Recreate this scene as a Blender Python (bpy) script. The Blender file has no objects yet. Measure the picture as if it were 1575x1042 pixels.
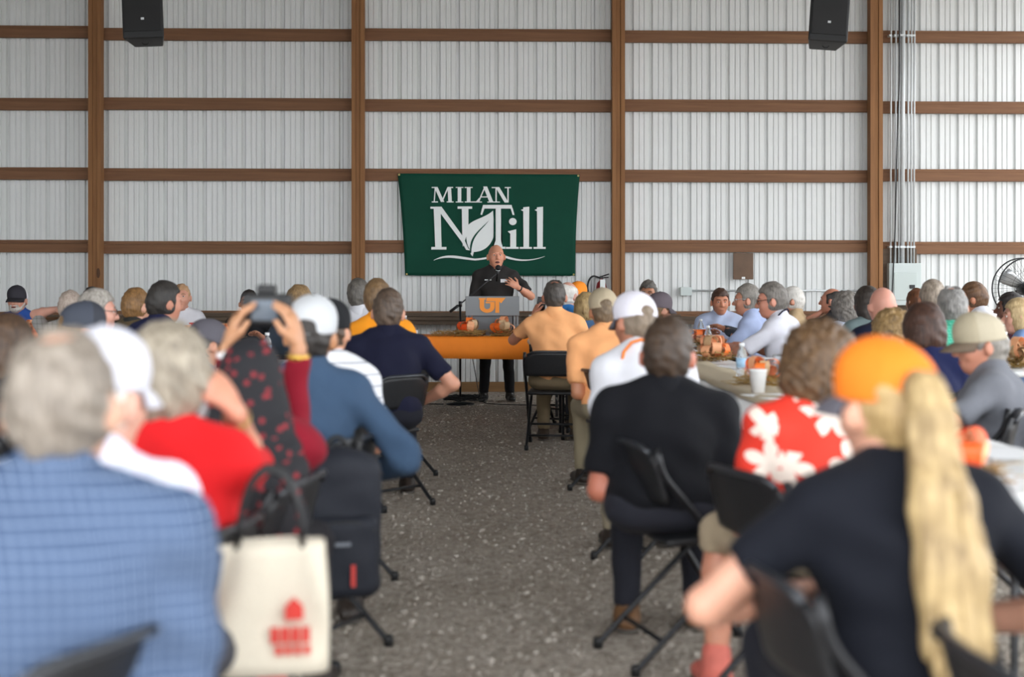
import bpy, bmesh, math, random
import numpy as np
from mathutils import Matrix, Vector
PI = math.pi
scene = bpy.context.scene
C = scene.collection

# ---------------------------------------------------------------- camera
CAM_H = 1.30
YAW = math.radians(1.6)
cam_d = bpy.data.cameras.new('camera'); cam = bpy.data.objects.new('camera', cam_d); C.objects.link(cam)
cam.location = (0, 0, CAM_H); cam.rotation_euler = (PI/2, 0, -YAW)
cam_d.sensor_width = 36; cam_d.lens = 50; cam_d.shift_y = -(521-433)/1575
cam_d.clip_end = 300
cam_d.dof.use_dof = True; cam_d.dof.focus_distance = 15.2; cam_d.dof.aperture_fstop = 1.9
scene.camera = cam
# ---------------------------------------------------------------- overcast sky
w = bpy.data.worlds.new('overcast'); scene.world = w; w.use_nodes = True
bg = w.node_tree.nodes['Background']; bg.inputs[0].default_value = (0.93, 0.965, 1.0, 1); bg.inputs[1].default_value = 3.0
vs = scene.view_settings
vs.view_transform = 'Standard'; vs.look = 'None'; vs.gamma = 1; vs.use_curve_mapping = False; vs.exposure = 0.86
scene.cycles.max_bounces = 8; scene.cycles.diffuse_bounces = 5

def P(px, py, Y):
    """world point seen at photo pixel px,py at depth Y along the camera axis"""
    xc = (px-787.5)*Y/2187.5; z = CAM_H-(py-433)*Y/2187.5
    return Vector((xc*math.cos(YAW)+Y*math.sin(YAW), Y*math.cos(YAW)-xc*math.sin(YAW), z))

# ---------------------------------------------------------------- materials
def new_mat(name):
    m = bpy.data.materials.new(name); m.use_nodes = True
    nt = m.node_tree; b = nt.nodes['Principled BSDF']
    return m, nt, b
def nd(nt, t, **kw):
    n = nt.nodes.new(t)
    for k, v in kw.items(): setattr(n, k, v)
    return n
def mth(nt, op, a, b=None, c=None):
    n = nt.nodes.new('ShaderNodeMath'); n.operation = op
    for i, x in enumerate((a, b, c)):
        if x is None: continue
        if isinstance(x, (int, float)): n.inputs[i].default_value = x
        else: nt.links.new(x, n.inputs[i])
    return n.outputs[0]
def mixc(nt, f, a, b):
    n = nt.nodes.new('ShaderNodeMix'); n.data_type = 'RGBA'
    for s, x in ((n.inputs[0], f), (n.inputs[6], a), (n.inputs[7], b)):
        if isinstance(x, (int, float)): s.default_value = x
        elif isinstance(x, tuple): s.default_value = (*x[:3], 1)
        else: nt.links.new(x, s)
    return n.outputs[2]
def coords(nt, scale=(1, 1, 1)):
    t = nt.nodes.new('ShaderNodeTexCoord'); mp = nt.nodes.new('ShaderNodeMapping')
    mp.inputs['Scale'].default_value = scale; nt.links.new(t.outputs['Object'], mp.inputs[0]); return mp.outputs[0]
def bump(nt, b, h, strength, dist=0.01):
    n = nt.nodes.new('ShaderNodeBump'); n.inputs['Strength'].default_value = strength; n.inputs['Distance'].default_value = dist
    nt.links.new(h, n.inputs['Height']); nt.links.new(n.outputs[0], b.inputs['Normal'])
def noise(nt, vec, scale, detail=3, rough=.5):
    n = nt.nodes.new('ShaderNodeTexNoise'); n.inputs['Scale'].default_value = scale
    n.inputs['Detail'].default_value = detail; n.inputs['Roughness'].default_value = rough
    nt.links.new(vec, n.inputs['Vector']); return n.outputs['Fac']
def srgb(h):
    h = h.lstrip('#'); c = [int(h[i:i+2], 16)/255 for i in (0, 2, 4)]
    return tuple(x/12.92 if x <= .04045 else ((x+.055)/1.055)**2.4 for x in c)
_plain = {}
def plain(name, col, rough=.5, metal=0, bmp=0, bscale=40, var=.12, stretch=(1, 1, 1), spec=.5, coat=0):
    if name in _plain: return _plain[name]
    m, nt, b = new_mat(name)
    if isinstance(col, str): col = srgb(col)
    v = coords(nt, stretch); f = noise(nt, v, bscale)
    lo = tuple(max(0, c*(1-var)) for c in col); hi = tuple(min(1, c*(1+var)) for c in col)
    nt.links.new(mixc(nt, f, lo, hi), b.inputs['Base Color'])
    b.inputs['Roughness'].default_value = rough; b.inputs['Metallic'].default_value = metal
    b.inputs['Specular IOR Level'].default_value = spec
    if coat: b.inputs['Coat Weight'].default_value = coat
    if bmp: bump(nt, b, f, bmp)
    _plain[name] = m; return m
def wood(name, lo, hi, axis):
    m, nt, b = new_mat(name)
    st = [22, 22, 22]; st[axis] = 1.0
    v = coords(nt, tuple(st)); f = noise(nt, v, 1.6, 6, .62)
    st2 = [1.2, 1.2, 1.2]; st2[axis] = .35
    f2 = noise(nt, coords(nt, tuple(st2)), 2.2, 2)
    vor = nt.nodes.new('ShaderNodeTexVoronoi'); vor.inputs['Scale'].default_value = 1.0
    st3 = [2.4, 2.4, 2.4]; st3[axis] = .9
    nt.links.new(coords(nt, tuple(st3)), vor.inputs['Vector'])
    kn = mth(nt, 'LESS_THAN', vor.outputs['Distance'], .055)
    c = mixc(nt, f, srgb(lo), srgb(hi)); c = mixc(nt, mth(nt, 'MULTIPLY', f2, .4), c, tuple(x*.5 for x in srgb(lo)))
    c = mixc(nt, mth(nt, 'MULTIPLY', kn, .75), c, srgb('#2a1408'))
    nt.links.new(c, b.inputs['Base Color']); b.inputs['Roughness'].default_value = .75
    bump(nt, b, f, .35, .004); return m
_cl = {}
def cloth(col, rough=.85, weave=260, bmp=.12):
    key = (col, rough)
    if key in _cl: return _cl[key]
    m, nt, b = new_mat('cloth_'+col.lstrip('#'))
    c = srgb(col); v = coords(nt); f = noise(nt, v, 9, 3); g = noise(nt, v, weave, 2)
    nt.links.new(mixc(nt, f, tuple(x*.86 for x in c), tuple(min(1, x*1.1) for x in c)), b.inputs['Base Color'])
    b.inputs['Roughness'].default_value = rough; b.inputs['Specular IOR Level'].default_value = .25
    b.inputs['Sheen Weight'].default_value = .02
    h = mth(nt, 'ADD', mth(nt, 'MULTIPLY', g, .25), noise(nt, coords(nt, (1, 1, .6)), 17, 3))
    bump(nt, b, h, bmp*2.2, .012); _cl[key] = m; return m
def plaid(name, base, line, sp, lw, line2=None, sp2=.1, lw2=.2, mixf=.8):
    m, nt, b = new_mat(name)
    sx = nt.nodes.new('ShaderNodeSeparateXYZ'); nt.links.new(coords(nt), sx.inputs[0])
    xx = mth(nt, 'ADD', sx.outputs[0], mth(nt, 'MULTIPLY', sx.outputs[1], .6)); zz = sx.outputs[2]
    def ln(c, s, w_): return mth(nt, 'LESS_THAN', mth(nt, 'FRACT', mth(nt, 'ADD', mth(nt, 'DIVIDE', c, s), 50)), w_)
    a = mth(nt, 'ADD', ln(xx, sp, lw), ln(zz, sp, lw)); a = mth(nt, 'MULTIPLY', a, mixf*.5)
    c = mixc(nt, a, srgb(base), srgb(line))
    if line2:
        a2 = mth(nt, 'MULTIPLY', mth(nt, 'ADD', ln(xx, sp2, lw2), ln(zz, sp2, lw2)), .32)
        c = mixc(nt, a2, c, srgb(line2))
    nt.links.new(c, b.inputs['Base Color']); b.inputs['Roughness'].default_value = .85; b.inputs['Specular IOR Level'].default_value = .2
    bump(nt, b, noise(nt, coords(nt), 16, 3), .25, .012); return m
def stripes(name, base, line, sp, lw, axis=0):
    m, nt, b = new_mat(name)
    sx = nt.nodes.new('ShaderNodeSeparateXYZ'); nt.links.new(coords(nt), sx.inputs[0])
    f = mth(nt, 'LESS_THAN', mth(nt, 'FRACT', mth(nt, 'ADD', mth(nt, 'DIVIDE', sx.outputs[axis], sp), 50)), lw)
    nt.links.new(mixc(nt, f, srgb(base), srgb(line)), b.inputs['Base Color']); b.inputs['Roughness'].default_value = .85
    bump(nt, b, noise(nt, coords(nt), 16, 3), .25, .012); return m
def floral(name, base, flower, scale, size, dens=1.0, petals=2.5):
    m, nt, b = new_mat(name)
    v = coords(nt, (scale, scale*.7, scale)); vo = nt.nodes.new('ShaderNodeTexVoronoi'); vo.inputs['Scale'].default_value = 1.0
    vo.inputs['Randomness'].default_value = .8
    nt.links.new(v, vo.inputs['Vector'])
    df = nt.nodes.new('ShaderNodeVectorMath'); df.operation = 'SUBTRACT'
    nt.links.new(v, df.inputs[0]); nt.links.new(vo.outputs['Position'], df.inputs[1])
    s = nt.nodes.new('ShaderNodeSeparateXYZ'); nt.links.new(df.outputs[0], s.inputs[0])
    ang = mth(nt, 'ARCTAN2', s.outputs[2], s.outputs[0])
    sc = nt.nodes.new('ShaderNodeSeparateXYZ'); nt.links.new(vo.outputs['Color'], sc.inputs[0])
    ang = mth(nt, 'ADD', ang, mth(nt, 'MULTIPLY', sc.outputs[0], 6.0))
    r = mth(nt, 'SQRT', mth(nt, 'ADD', mth(nt, 'MULTIPLY', s.outputs[0], s.outputs[0]), mth(nt, 'MULTIPLY', s.outputs[2], s.outputs[2])))
    pet = mth(nt, 'ADD', .30, mth(nt, 'MULTIPLY', mth(nt, 'ABSOLUTE', mth(nt, 'COSINE', mth(nt, 'MULTIPLY', ang, petals))), .70))
    msk = mth(nt, 'LESS_THAN', r, mth(nt, 'MULTIPLY', pet, size))
    msk = mth(nt, 'MULTIPLY', msk, mth(nt, 'LESS_THAN', sc.outputs[1], dens))
    nt.links.new(mixc(nt, msk, srgb(base), srgb(flower)), b.inputs['Base Color']); b.inputs['Roughness'].default_value = .8
    bump(nt, b, noise(nt, coords(nt), 16, 3), .25, .012); return m
_sk = {}
def skin(col='#c99a80'):
    if col in _sk: return _sk[col]
    m, nt, b = new_mat('skin_'+col.lstrip('#')); c = srgb(col)
    f = noise(nt, coords(nt), 14, 4)
    nt.links.new(mixc(nt, f, (c[0]*.86, c[1]*.78, c[2]*.75), (min(1, c[0]*1.1), min(1, c[1]*1.1), min(1, c[2]*1.1))), b.inputs['Base Color'])
    b.inputs['Roughness'].default_value = .5; b.inputs['Subsurface Weight'].default_value = .12
    b.inputs['Subsurface Radius'].default_value = (.012, .005, .003); bump(nt, b, noise(nt, coords(nt), 220, 2), .08, .003)
    _sk[col] = m; return m
_hr = {}
def hairm(lo, hi, streak=90, zs=.12):
    key = (lo, hi)
    if key in _hr: return _hr[key]
    m, nt, b = new_mat('hair_'+lo.lstrip('#')); f = noise(nt, coords(nt, (1, 1, zs)), streak, 4, .6)
    f2 = noise(nt, coords(nt), 20, 2)
    f3 = mth(nt, 'ADD', mth(nt, 'MULTIPLY', f, 1.5), mth(nt, 'SUBTRACT', mth(nt, 'MULTIPLY', f2, .9), .7))
    f3.node.use_clamp = True
    nt.links.new(mixc(nt, f3, srgb(lo), srgb(hi)), b.inputs['Base Color']); b.inputs['Roughness'].default_value = .55
    bump(nt, b, f, .7, .006); _hr[key] = m; return m

# ---------------------------------------------------------------- mesh helpers
def tag(o, label=None, cat=None, group=None, kind=None):
    if label: o['label'] = label
    if cat: o['category'] = cat
    if group: o['group'] = group
    if kind: o['kind'] = kind
    return o
def link(name, me, m, parent=None):
    if m is not None and len(me.materials) == 0:
        for x in (m if isinstance(m, (list, tuple)) else [m]): me.materials.append(x)
    o = bpy.data.objects.new(name, me); C.objects.link(o)
    if parent is not None: o.parent = parent
    return o
def empty(name, loc=(0, 0, 0), rz=0):
    o = bpy.data.objects.new(name, None); C.objects.link(o); o.location = loc; o.rotation_euler = (0, 0, rz)
    o.empty_display_size = .1; return o
def obj(name, bm, m, parent=None, smooth=False):
    me = bpy.data.meshes.new(name); bm.to_mesh(me); bm.free()
    if smooth: me.polygons.foreach_set('use_smooth', [len(p.vertices) <= 4 for p in me.polygons])
    return link(name, me, m, parent)
def dup(root, loc=None, rz=None):
    r = root.copy(); C.objects.link(r)
    if loc is not None: r.location = loc
    if rz is not None: r.rotation_euler = (0, 0, rz)
    for ch in list(root.children):
        c = ch.copy(); C.objects.link(c); c.parent = r
        for g in ch.children:
            d = g.copy(); C.objects.link(d); d.parent = c
    return r
def bx(bm, x0, x1, y0, y1, z0, z1, bev=0):
    r = bmesh.ops.create_cube(bm, size=1)
    for v in r['verts']:
        v.co = Vector(((x0+x1)/2+v.co.x*(x1-x0), (y0+y1)/2+v.co.y*(y1-y0), (z0+z1)/2+v.co.z*(z1-z0)))
    if bev:
        es = list({e for v in r['verts'] for e in v.link_edges})
        bmesh.ops.bevel(bm, geom=es, offset=bev, segments=2, affect='EDGES', profile=.5)
    return bm
def box(name, dims, m, parent=None, bev=0):
    return obj(name, bx(bmesh.new(), *dims, bev), m, parent)
def tube(bm, pts, r, seg=10, cap=True, closed=False):
    """a round tube along a list of points (r: number or one per point)"""
    pts = [Vector(p) for p in pts]; n = len(pts); rs = r if isinstance(r, (list, tuple)) else [r]*n
    rings = []; up = None
    for i in range(n):
        a = pts[(i-1) % n] if (i or closed) else pts[i]; b_ = pts[(i+1) % n] if (i < n-1 or closed) else pts[i]
        t = (b_-a).normalized()
        if up is None:
            up = Vector((0, 0, 1)) if abs(t.z) < .9 else Vector((1, 0, 0))
        s = t.cross(up)
        if s.length < 1e-5: s = t.cross(Vector((0, 1, 0)))
        s.normalize(); up = s.cross(t).normalized()
        rings.append([bm.verts.new(pts[i]+(s*math.cos(2*PI*k/seg)+up*math.sin(2*PI*k/seg))*rs[i]) for k in range(seg)])
    for i in range(n if closed else n-1):
        A, B = rings[i], rings[(i+1) % n]
        for k in range(seg): bm.faces.new((A[k], A[(k+1) % seg], B[(k+1) % seg], B[k]))
    if cap and not closed:
        bm.faces.new(rings[0][::-1]); bm.faces.new(rings[-1])
    return bm
def lathe(bm, prof, seg=20, c=(0, 0, 0)):
    rings = []
    for r, z in prof:
        rings.append([bm.verts.new((c[0]+r*math.cos(2*PI*k/seg), c[1]+r*math.sin(2*PI*k/seg), c[2]+z)) for k in range(seg)])
    for A, B in zip(rings, rings[1:]):
        for k in range(seg): bm.faces.new((A[k], A[(k+1) % seg], B[(k+1) % seg], B[k]))
    if prof[0][0] > 1e-4: bm.faces.new(rings[0][::-1])
    if prof[-1][0] > 1e-4: bm.faces.new(rings[-1])
    return bm
def solid(bm, t):
    bm.normal_update(); bmesh.ops.solidify(bm, geom=bm.faces[:], thickness=t)
def round_path(pts, rad, n=5):
    pts = [Vector(p) for p in pts]; out = [pts[0]]
    for i in range(1, len(pts)-1):
        a, b_, c = pts[i-1], pts[i], pts[i+1]
        d1 = (a-b_).normalized(); d2 = (c-b_).normalized(); r = min(rad, (a-b_).length*.45, (c-b_).length*.45)
        p1 = b_+d1*r; p2 = b_+d2*r
        for k in range(n+1):
            t = k/n; out.append(p1*(1-t)**2+b_*2*t*(1-t)+p2*t*t)
    out.append(pts[-1]); return out

# ---------------------------------------------------------------- distance-field modelling: smooth unions turned into one continuous mesh
def rotm(rx=0, ry=0, rz=0):
    return np.array(Matrix.Rotation(rz, 3, 'Z') @ Matrix.Rotation(ry, 3, 'Y') @ Matrix.Rotation(rx, 3, 'X'))
class Field:
    def __init__(s): s.p = []
    def cone(s, a, b, ra, rb, k=.02, n=None, f=1, cap=False, sub=False):
        s.p.append(('c', np.array(a, float), np.array(b, float), ra, rb, k, None if n is None else np.array(n, float), f, cap, sub)); return s
    def ell(s, c, r, R=None, k=.02, sub=False):
        s.p.append(('e', np.array(c, float), np.array(r, float), np.eye(3) if R is None else np.array(R), k, sub)); return s
    def box(s, c, h, rad=.01, R=None, k=.02, sub=False):
        s.p.append(('b', np.array(c, float), np.array(h, float), np.eye(3) if R is None else np.array(R), k, sub, rad)); return s
    def bounds(s, q):
        if q[0] == 'c':
            r = max(q[3], q[4]); lo = np.minimum(q[1], q[2])-r; hi = np.maximum(q[1], q[2])+r; k = q[5]
        else:
            e = np.abs(q[3]) @ q[2] + (q[6] if q[0] == 'b' else 0); lo = q[1]-e; hi = q[1]+e; k = q[4]
        return lo-k, hi+k
    def mesh(s, v, disp=None, cut=None):
        bb = [s.bounds(q) for q in s.p if not q[-1 if q[0] != 'b' else 5]]
        lo = np.min([b[0] for b in bb], 0)-2*v; hi = np.max([b[1] for b in bb], 0)+2*v
        n = np.ceil((hi-lo)/v).astype(int)+1
        ax = [lo[i]+v*np.arange(n[i]) for i in range(3)]
        D = np.full(tuple(n), 9.0, np.float32)
        for q in s.p:
            sub = q[5] if q[0] == 'b' else q[-1]
            l, h = s.bounds(q)
            i0 = np.clip(np.floor((l-lo)/v).astype(int)-1, 0, n-1); i1 = np.clip(np.ceil((h-lo)/v).astype(int)+2, 1, n)
            if np.any(i1 <= i0): continue
            sl = tuple(slice(i0[j], i1[j]) for j in range(3))
            X, Y, Z = np.meshgrid(*[ax[j][sl[j]].astype(np.float32) for j in range(3)], indexing='ij', sparse=True)
            if q[0] == 'c':
                _, a, b, ra, rb, k, nn, f, cap, _s = q
                ab = b-a
                px, py, pz = X-a[0], Y-a[1], Z-a[2]
                capd = None
                if cap:
                    L = np.linalg.norm(ab); u = ab/L; capd = px*u[0]+py*u[1]+pz*u[2]-L
                if nn is not None and f != 1:
                    nn = nn/np.linalg.norm(nn); e = (f-1)*(px*nn[0]+py*nn[1]+pz*nn[2])
                    px, py, pz = px+e*nn[0], py+e*nn[1], pz+e*nn[2]; ab = ab+nn*(f-1)*np.dot(ab, nn)
                t = np.clip((px*ab[0]+py*ab[1]+pz*ab[2])/max(1e-9, np.dot(ab, ab)), 0, 1)
                d = np.sqrt((px-t*ab[0])**2+(py-t*ab[1])**2+(pz-t*ab[2])**2)-(ra+(rb-ra)*t)
                if f != 1: d = d*(.5+.5/f)
                if capd is not None: d = np.maximum(d, capd)
            else:
                c, r, R, k = q[1], q[2], q[3], q[4]
                px, py, pz = X-c[0], Y-c[1], Z-c[2]
                lx = px*R[0, 0]+py*R[1, 0]+pz*R[2, 0]; ly = px*R[0, 1]+py*R[1, 1]+pz*R[2, 1]; lz = px*R[0, 2]+py*R[1, 2]+pz*R[2, 2]
                if q[0] == 'e':
                    k0 = np.sqrt((lx/r[0])**2+(ly/r[1])**2+(lz/r[2])**2); k1 = np.sqrt((lx/r[0]**2)**2+(ly/r[1]**2)**2+(lz/r[2]**2)**2)
                    d = k0*(k0-1)/np.maximum(k1, 1e-6)
                else:
                    rad = q[6]; qx, qy, qz = np.abs(lx)-r[0]+rad, np.abs(ly)-r[1]+rad, np.abs(lz)-r[2]+rad
                    d = np.sqrt(np.maximum(qx, 0)**2+np.maximum(qy, 0)**2+np.maximum(qz, 0)**2)+np.minimum(np.maximum(qx, np.maximum(qy, qz)), 0)-rad
            A = D[sl]
            if sub:
                d = -d; h_ = np.maximum(k-np.abs(A-d), 0)/max(k, 1e-6); D[sl] = np.maximum(A, d)+h_*h_*k*.25
            else:
                h_ = np.maximum(k-np.abs(A-d), 0)/max(k, 1e-6); D[sl] = np.minimum(A, d)-h_*h_*k*.25
        if disp is not None or cut is not None:
            X, Y, Z = np.meshgrid(*[a.astype(np.float32) for a in ax], indexing='ij', sparse=True)
            if disp is not None: D = D+disp(X, Y, Z)
            if cut is not None: D = np.maximum(D, cut(X, Y, Z))
        for j in range(3):       # close the border
            sl = [slice(None)]*3; sl[j] = 0; D[tuple(sl)] = 9; sl[j] = -1; D[tuple(sl)] = 9
        return nets(D, lo, v)
def nets(D, lo, v):
    S = D < 0
    c8 = [S[i:D.shape[0]-1+i, j:D.shape[1]-1+j, k:D.shape[2]-1+k] for i in (0, 1) for j in (0, 1) for k in (0, 1)]
    cnt = sum(c.astype(np.int8) for c in c8)
    act = (cnt > 0) & (cnt < 8)
    I, J, K = np.nonzero(act); N = len(I)
    idx = np.full(act.shape, -1, np.int32); idx[I, J, K] = np.arange(N)
    pos = np.zeros((N, 3)); num = np.zeros(N)
    cor = {(i, j, k): D[I+i, J+j, K+k] for i in (0, 1) for j in (0, 1) for k in (0, 1)}
    for a in range(3):
        o = [x for x in range(3) if x != a]
        for p in (0, 1):
            for q in (0, 1):
                A = [0]*3; A[o[0]] = p; A[o[1]] = q; B = list(A); B[a] = 1
                da, db = cor[tuple(A)], cor[tuple(B)]
                m = (da < 0) != (db < 0)
                t = np.where(m, da/np.where(m, da-db, 1), 0)
                for x in range(3): pos[:, x] += np.where(m, A[x]+(t if x == a else 0), 0)
                num += m
    pos = pos/num[:, None]
    V = (np.stack([I, J, K], 1)+pos)*v+lo
    Q = []
    for a in range(3):
        o1, o2 = (a+1) % 3, (a+2) % 3
        sl0 = [slice(1, -1)]*3; sl1 = [slice(1, -1)]*3; sl0[a] = slice(0, -1); sl1[a] = slice(1, None)
        s0, s1 = S[tuple(sl0)], S[tuple(sl1)]
        for flip in (0, 1):
            m = (s0 & ~s1) if not flip else (~s0 & s1)
            e = np.stack(np.nonzero(m), 1); 
            if not len(e): continue
            off = np.ones(3, int); off[a] = 0; e = e+off
            def cell(d1, d2):
                g = e.copy(); g[:, o1] -= d1; g[:, o2] -= d2; return idx[g[:, 0], g[:, 1], g[:, 2]]
            q = np.stack([cell(1, 1), cell(0, 1), cell(0, 0), cell(1, 0)], 1)
            Q.append(q[:, ::-1] if flip else q)
    return V, np.concatenate(Q)
def sdf_obj(name, V, Q, m, parent=None, mi=None):
    me = bpy.data.meshes.new(name)
    me.vertices.add(len(V)); me.vertices.foreach_set('co', V.astype(np.float32).ravel())
    me.loops.add(len(Q)*4); me.loops.foreach_set('vertex_index', Q.astype(np.int32).ravel())
    me.polygons.add(len(Q)); me.polygons.foreach_set('loop_start', np.arange(0, len(Q)*4, 4, dtype=np.int32))
    me.polygons.foreach_set('use_smooth', np.ones(len(Q), bool))
    if mi is not None: me.polygons.foreach_set('material_index', mi.astype(np.int32))
    me.update(calc_edges=True); me.validate()
    return link(name, me, m, parent)
# ================================================================ the barn
WALL = 16.8
M_sheet = plain('painted_steel', '#d3d5d4', .42, 0, .03, 6, .04)
M_postw = wood('post_wood', '#6a4020', '#a87848', 2)
M_girtw = wood('girt_wood', '#583621', '#946a48', 0)
M_old = wood('old_lumber', '#3a2d22', '#75624f', 0)
M_skirt = wood('skirt_wood', '#70502e', '#a57f52', 0)

def gravel_mat():
    m, nt, b = new_mat('gravel')
    v = coords(nt); vo = nt.nodes.new('ShaderNodeTexVoronoi'); vo.inputs['Scale'].default_value = 42; nt.links.new(v, vo.inputs['Vector'])
    vo2 = nt.nodes.new('ShaderNodeTexVoronoi'); vo2.inputs['Scale'].default_value = 95; nt.links.new(v, vo2.inputs['Vector'])
    s = nt.nodes.new('ShaderNodeSeparateXYZ'); nt.links.new(vo.outputs['Color'], s.inputs[0])
    big = noise(nt, v, 1.3, 4)
    c = mixc(nt, s.outputs[0], srgb('#8d8377'), srgb('#c9c0b4'))
    c = mixc(nt, mth(nt, 'MULTIPLY', big, .6), c, srgb('#8f8171'))
    nt.links.new(c, b.inputs['Base Color']); b.inputs['Roughness'].default_value = .95
    h = mth(nt, 'ADD', mth(nt, 'SUBTRACT', 1, vo.outputs['Distance']), mth(nt, 'MULTIPLY', mth(nt, 'SUBTRACT', 1, vo2.outputs['Distance']), .5))
    bump(nt, b, h, .9, .02); return m
M_gravel = gravel_mat()
floor = tag(box('floor', (-40, 40, -30, 40, -.3, 0), M_gravel), kind='structure')
# loose stones lying on the aisle
def pebbles():
    rng = np.random.default_rng(4)
    t = (1+5**.5)/2
    base = np.array([(-1, t, 0), (1, t, 0), (-1, -t, 0), (1, -t, 0), (0, -1, t), (0, 1, t), (0, -1, -t), (0, 1, -t), (t, 0, -1), (t, 0, 1), (-t, 0, -1), (-t, 0, 1)])/1.9
    F = np.array([(0, 11, 5), (0, 5, 1), (0, 1, 7), (0, 7, 10), (0, 10, 11), (1, 5, 9), (5, 11, 4), (11, 10, 2), (10, 7, 6), (7, 1, 8), (3, 9, 4), (3, 4, 2), (3, 2, 6), (3, 6, 8), (3, 8, 9), (4, 9, 5), (2, 4, 11), (6, 2, 10), (8, 6, 7), (9, 8, 1)])
    n = 11000
    V = []; 
    y = 3.6+12.6*rng.random(n)**1.25; x = rng.uniform(-1.6, 1.7, n)
    r = np.clip(rng.lognormal(-4.95, .38, n), .004, .019)
    rnd = 1+rng.uniform(-.28, .28, (n, 12, 1))
    a = rng.random(n)*2*PI; ca, sa = np.cos(a), np.sin(a)
    st = rng.uniform(.7, 1.25, (n, 1, 3)); st[:, :, 2] *= .7
    B = base[None]*rnd*st*r[:, None, None]
    X = B[..., 0]*ca[:, None]-B[..., 1]*sa[:, None]+x[:, None]; Y = B[..., 0]*sa[:, None]+B[..., 1]*ca[:, None]+y[:, None]; Z = B[..., 2]+r[:, None]*.25
    V = np.stack([X, Y, Z], -1).reshape(-1, 3); T = (F[None]+12*np.arange(n)[:, None, None]).reshape(-1, 3)
    me = bpy.data.meshes.new('gravel_stones')
    me.vertices.add(len(V)); me.vertices.foreach_set('co', V.astype(np.float32).ravel())
    me.loops.add(len(T)*3); me.loops.foreach_set('vertex_index', T.astype(np.int32).ravel())
    me.polygons.add(len(T)); me.polygons.foreach_set('loop_start', np.arange(0, len(T)*3, 3, dtype=np.int32)); me.update(calc_edges=True)
    m, nt, b = new_mat('stone'); g = nt.nodes.new('ShaderNodeNewGeometry')
    nt.links.new(mixc(nt, g.outputs['Random Per Island'], srgb('#857c72'), srgb('#b8b0a5')), b.inputs['Base Color']); b.inputs['Roughness'].default_value = .9
    tag(link('gravel_stones', me, m), 'loose grey gravel stones strewn over the aisle between the chairs', 'gravel', kind='stuff')
pebbles()

wall = empty('wall_back', (0, WALL, 0)); tag(wall, kind='structure')
def sheet_mesh():
    """one 36 inch steel sheet: four major ribs, two low ribs between each pair"""
    prof = []; pitch = .2286
    for i in range(4):
        x = i*pitch
        prof += [(x, 0), (x+.013, .034), (x+.040, .034), (x+.053, 0)]
        for j in (1, 2):
            c = x+.053+(pitch-.053)*j/3
            prof += [(c-.011, 0), (c-.005, .010), (c+.005, .010), (c+.011, 0)]
    prof.append((4*pitch, 0))
    me = bpy.data.meshes.new('steel_sheet'); n = len(prof); zs = (0.02, 5.6)
    me.from_pydata([(x, y, z) for z in zs for x, y in prof], [], [(i, i+1, n+i+1, n+i) for i in range(n-1)])
    me.materials.append(M_sheet); return me
sm = sheet_mesh()
for i in range(28):
    o = bpy.data.objects.new('steel_sheet', sm); C.objects.link(o); o.parent = wall; o.location = (-13.0+i*.9144, 0, 0)
posts_u = [-13.49, -10.45, -7.41, -4.37, -1.33, 1.71, 4.75, 7.79, 10.83]
ZG = [.878, 1.706, 2.549, 3.377, 4.204, 5.03]
gm = {}
for bi in range(len(posts_u)-1):
    x0, x1 = posts_u[bi], posts_u[bi+1]
    for zi, z in enumerate(ZG):
        dz = random.Random(bi*9+zi).uniform(-.012, .012)
        if zi not in gm:
            bm = bmesh.new(); L = x1-x0-.004
            bx(bm, -L/2, L/2, -.075, -.03, -.072, .034, .004); bx(bm, -L/2, L/2, -.045, -.03, .036, .074, .003)
            me = bpy.data.meshes.new('girt_board'); bm.to_mesh(me); bm.free(); me.materials.append(M_girtw); gm[zi] = me
        o = bpy.data.objects.new('girt_board', gm[zi]); C.objects.link(o); o.parent = wall; o.location = ((x0+x1)/2, 0, z+dz)
    bm = bmesh.new(); bx(bm, x0+.002, x1-.002, -.078, -.03, -.02, .115, .004); obj('skirt_board', bm, M_skirt, wall)
for u in posts_u:
    for k in (-1, 0, 1):     # three-ply laminated post
        bm = bmesh.new(); d = .012*(k == 0)
        bx(bm, u+k*.05-.0245, u+k*.05+.0245, -.215+d, -.0795, -.1, 5.6, .003); obj('post_ply', bm, M_postw, wall)
# roof and far side, out of frame, shading the hall
M_roof = plain('roof_steel', '#8d8f90', .5, 0, 0, 5, .04)
bm = bmesh.new()
ROOF_L, ROOF_R, ROOF_B = -10.5, 7.6, -.8
for (x0, z0, x1, z1) in ((ROOF_L, 5.05, -1.5, 5.7), (-1.5, 5.7, ROOF_R, 5.05)):
    vs_ = [bm.verts.new(p) for p in ((x0, ROOF_B, z0), (x1, ROOF_B, z1), (x1, WALL+.6, z1), (x0, WALL+.6, z0))]; bm.faces.new(vs_)
    bm.faces.new([bm.verts.new(v.co+Vector((0, 0, .05))) for v in vs_][::-1])
roof = tag(obj('ceiling', bm, M_roof), kind='structure')
bm = bmesh.new()
for y in (0.5, 4.5, 8.5, 12.6): bx(bm, ROOF_L, ROOF_R, y, y+.1, 4.75, 5.02)
tag(obj('trim_1', bm, M_girtw), kind='structure')
bm = bmesh.new(); bx(bm, ROOF_L-.1, ROOF_L, ROOF_B, WALL, 0, 5.3); tag(obj('wall_left', bm, M_sheet), kind='structure')

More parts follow.
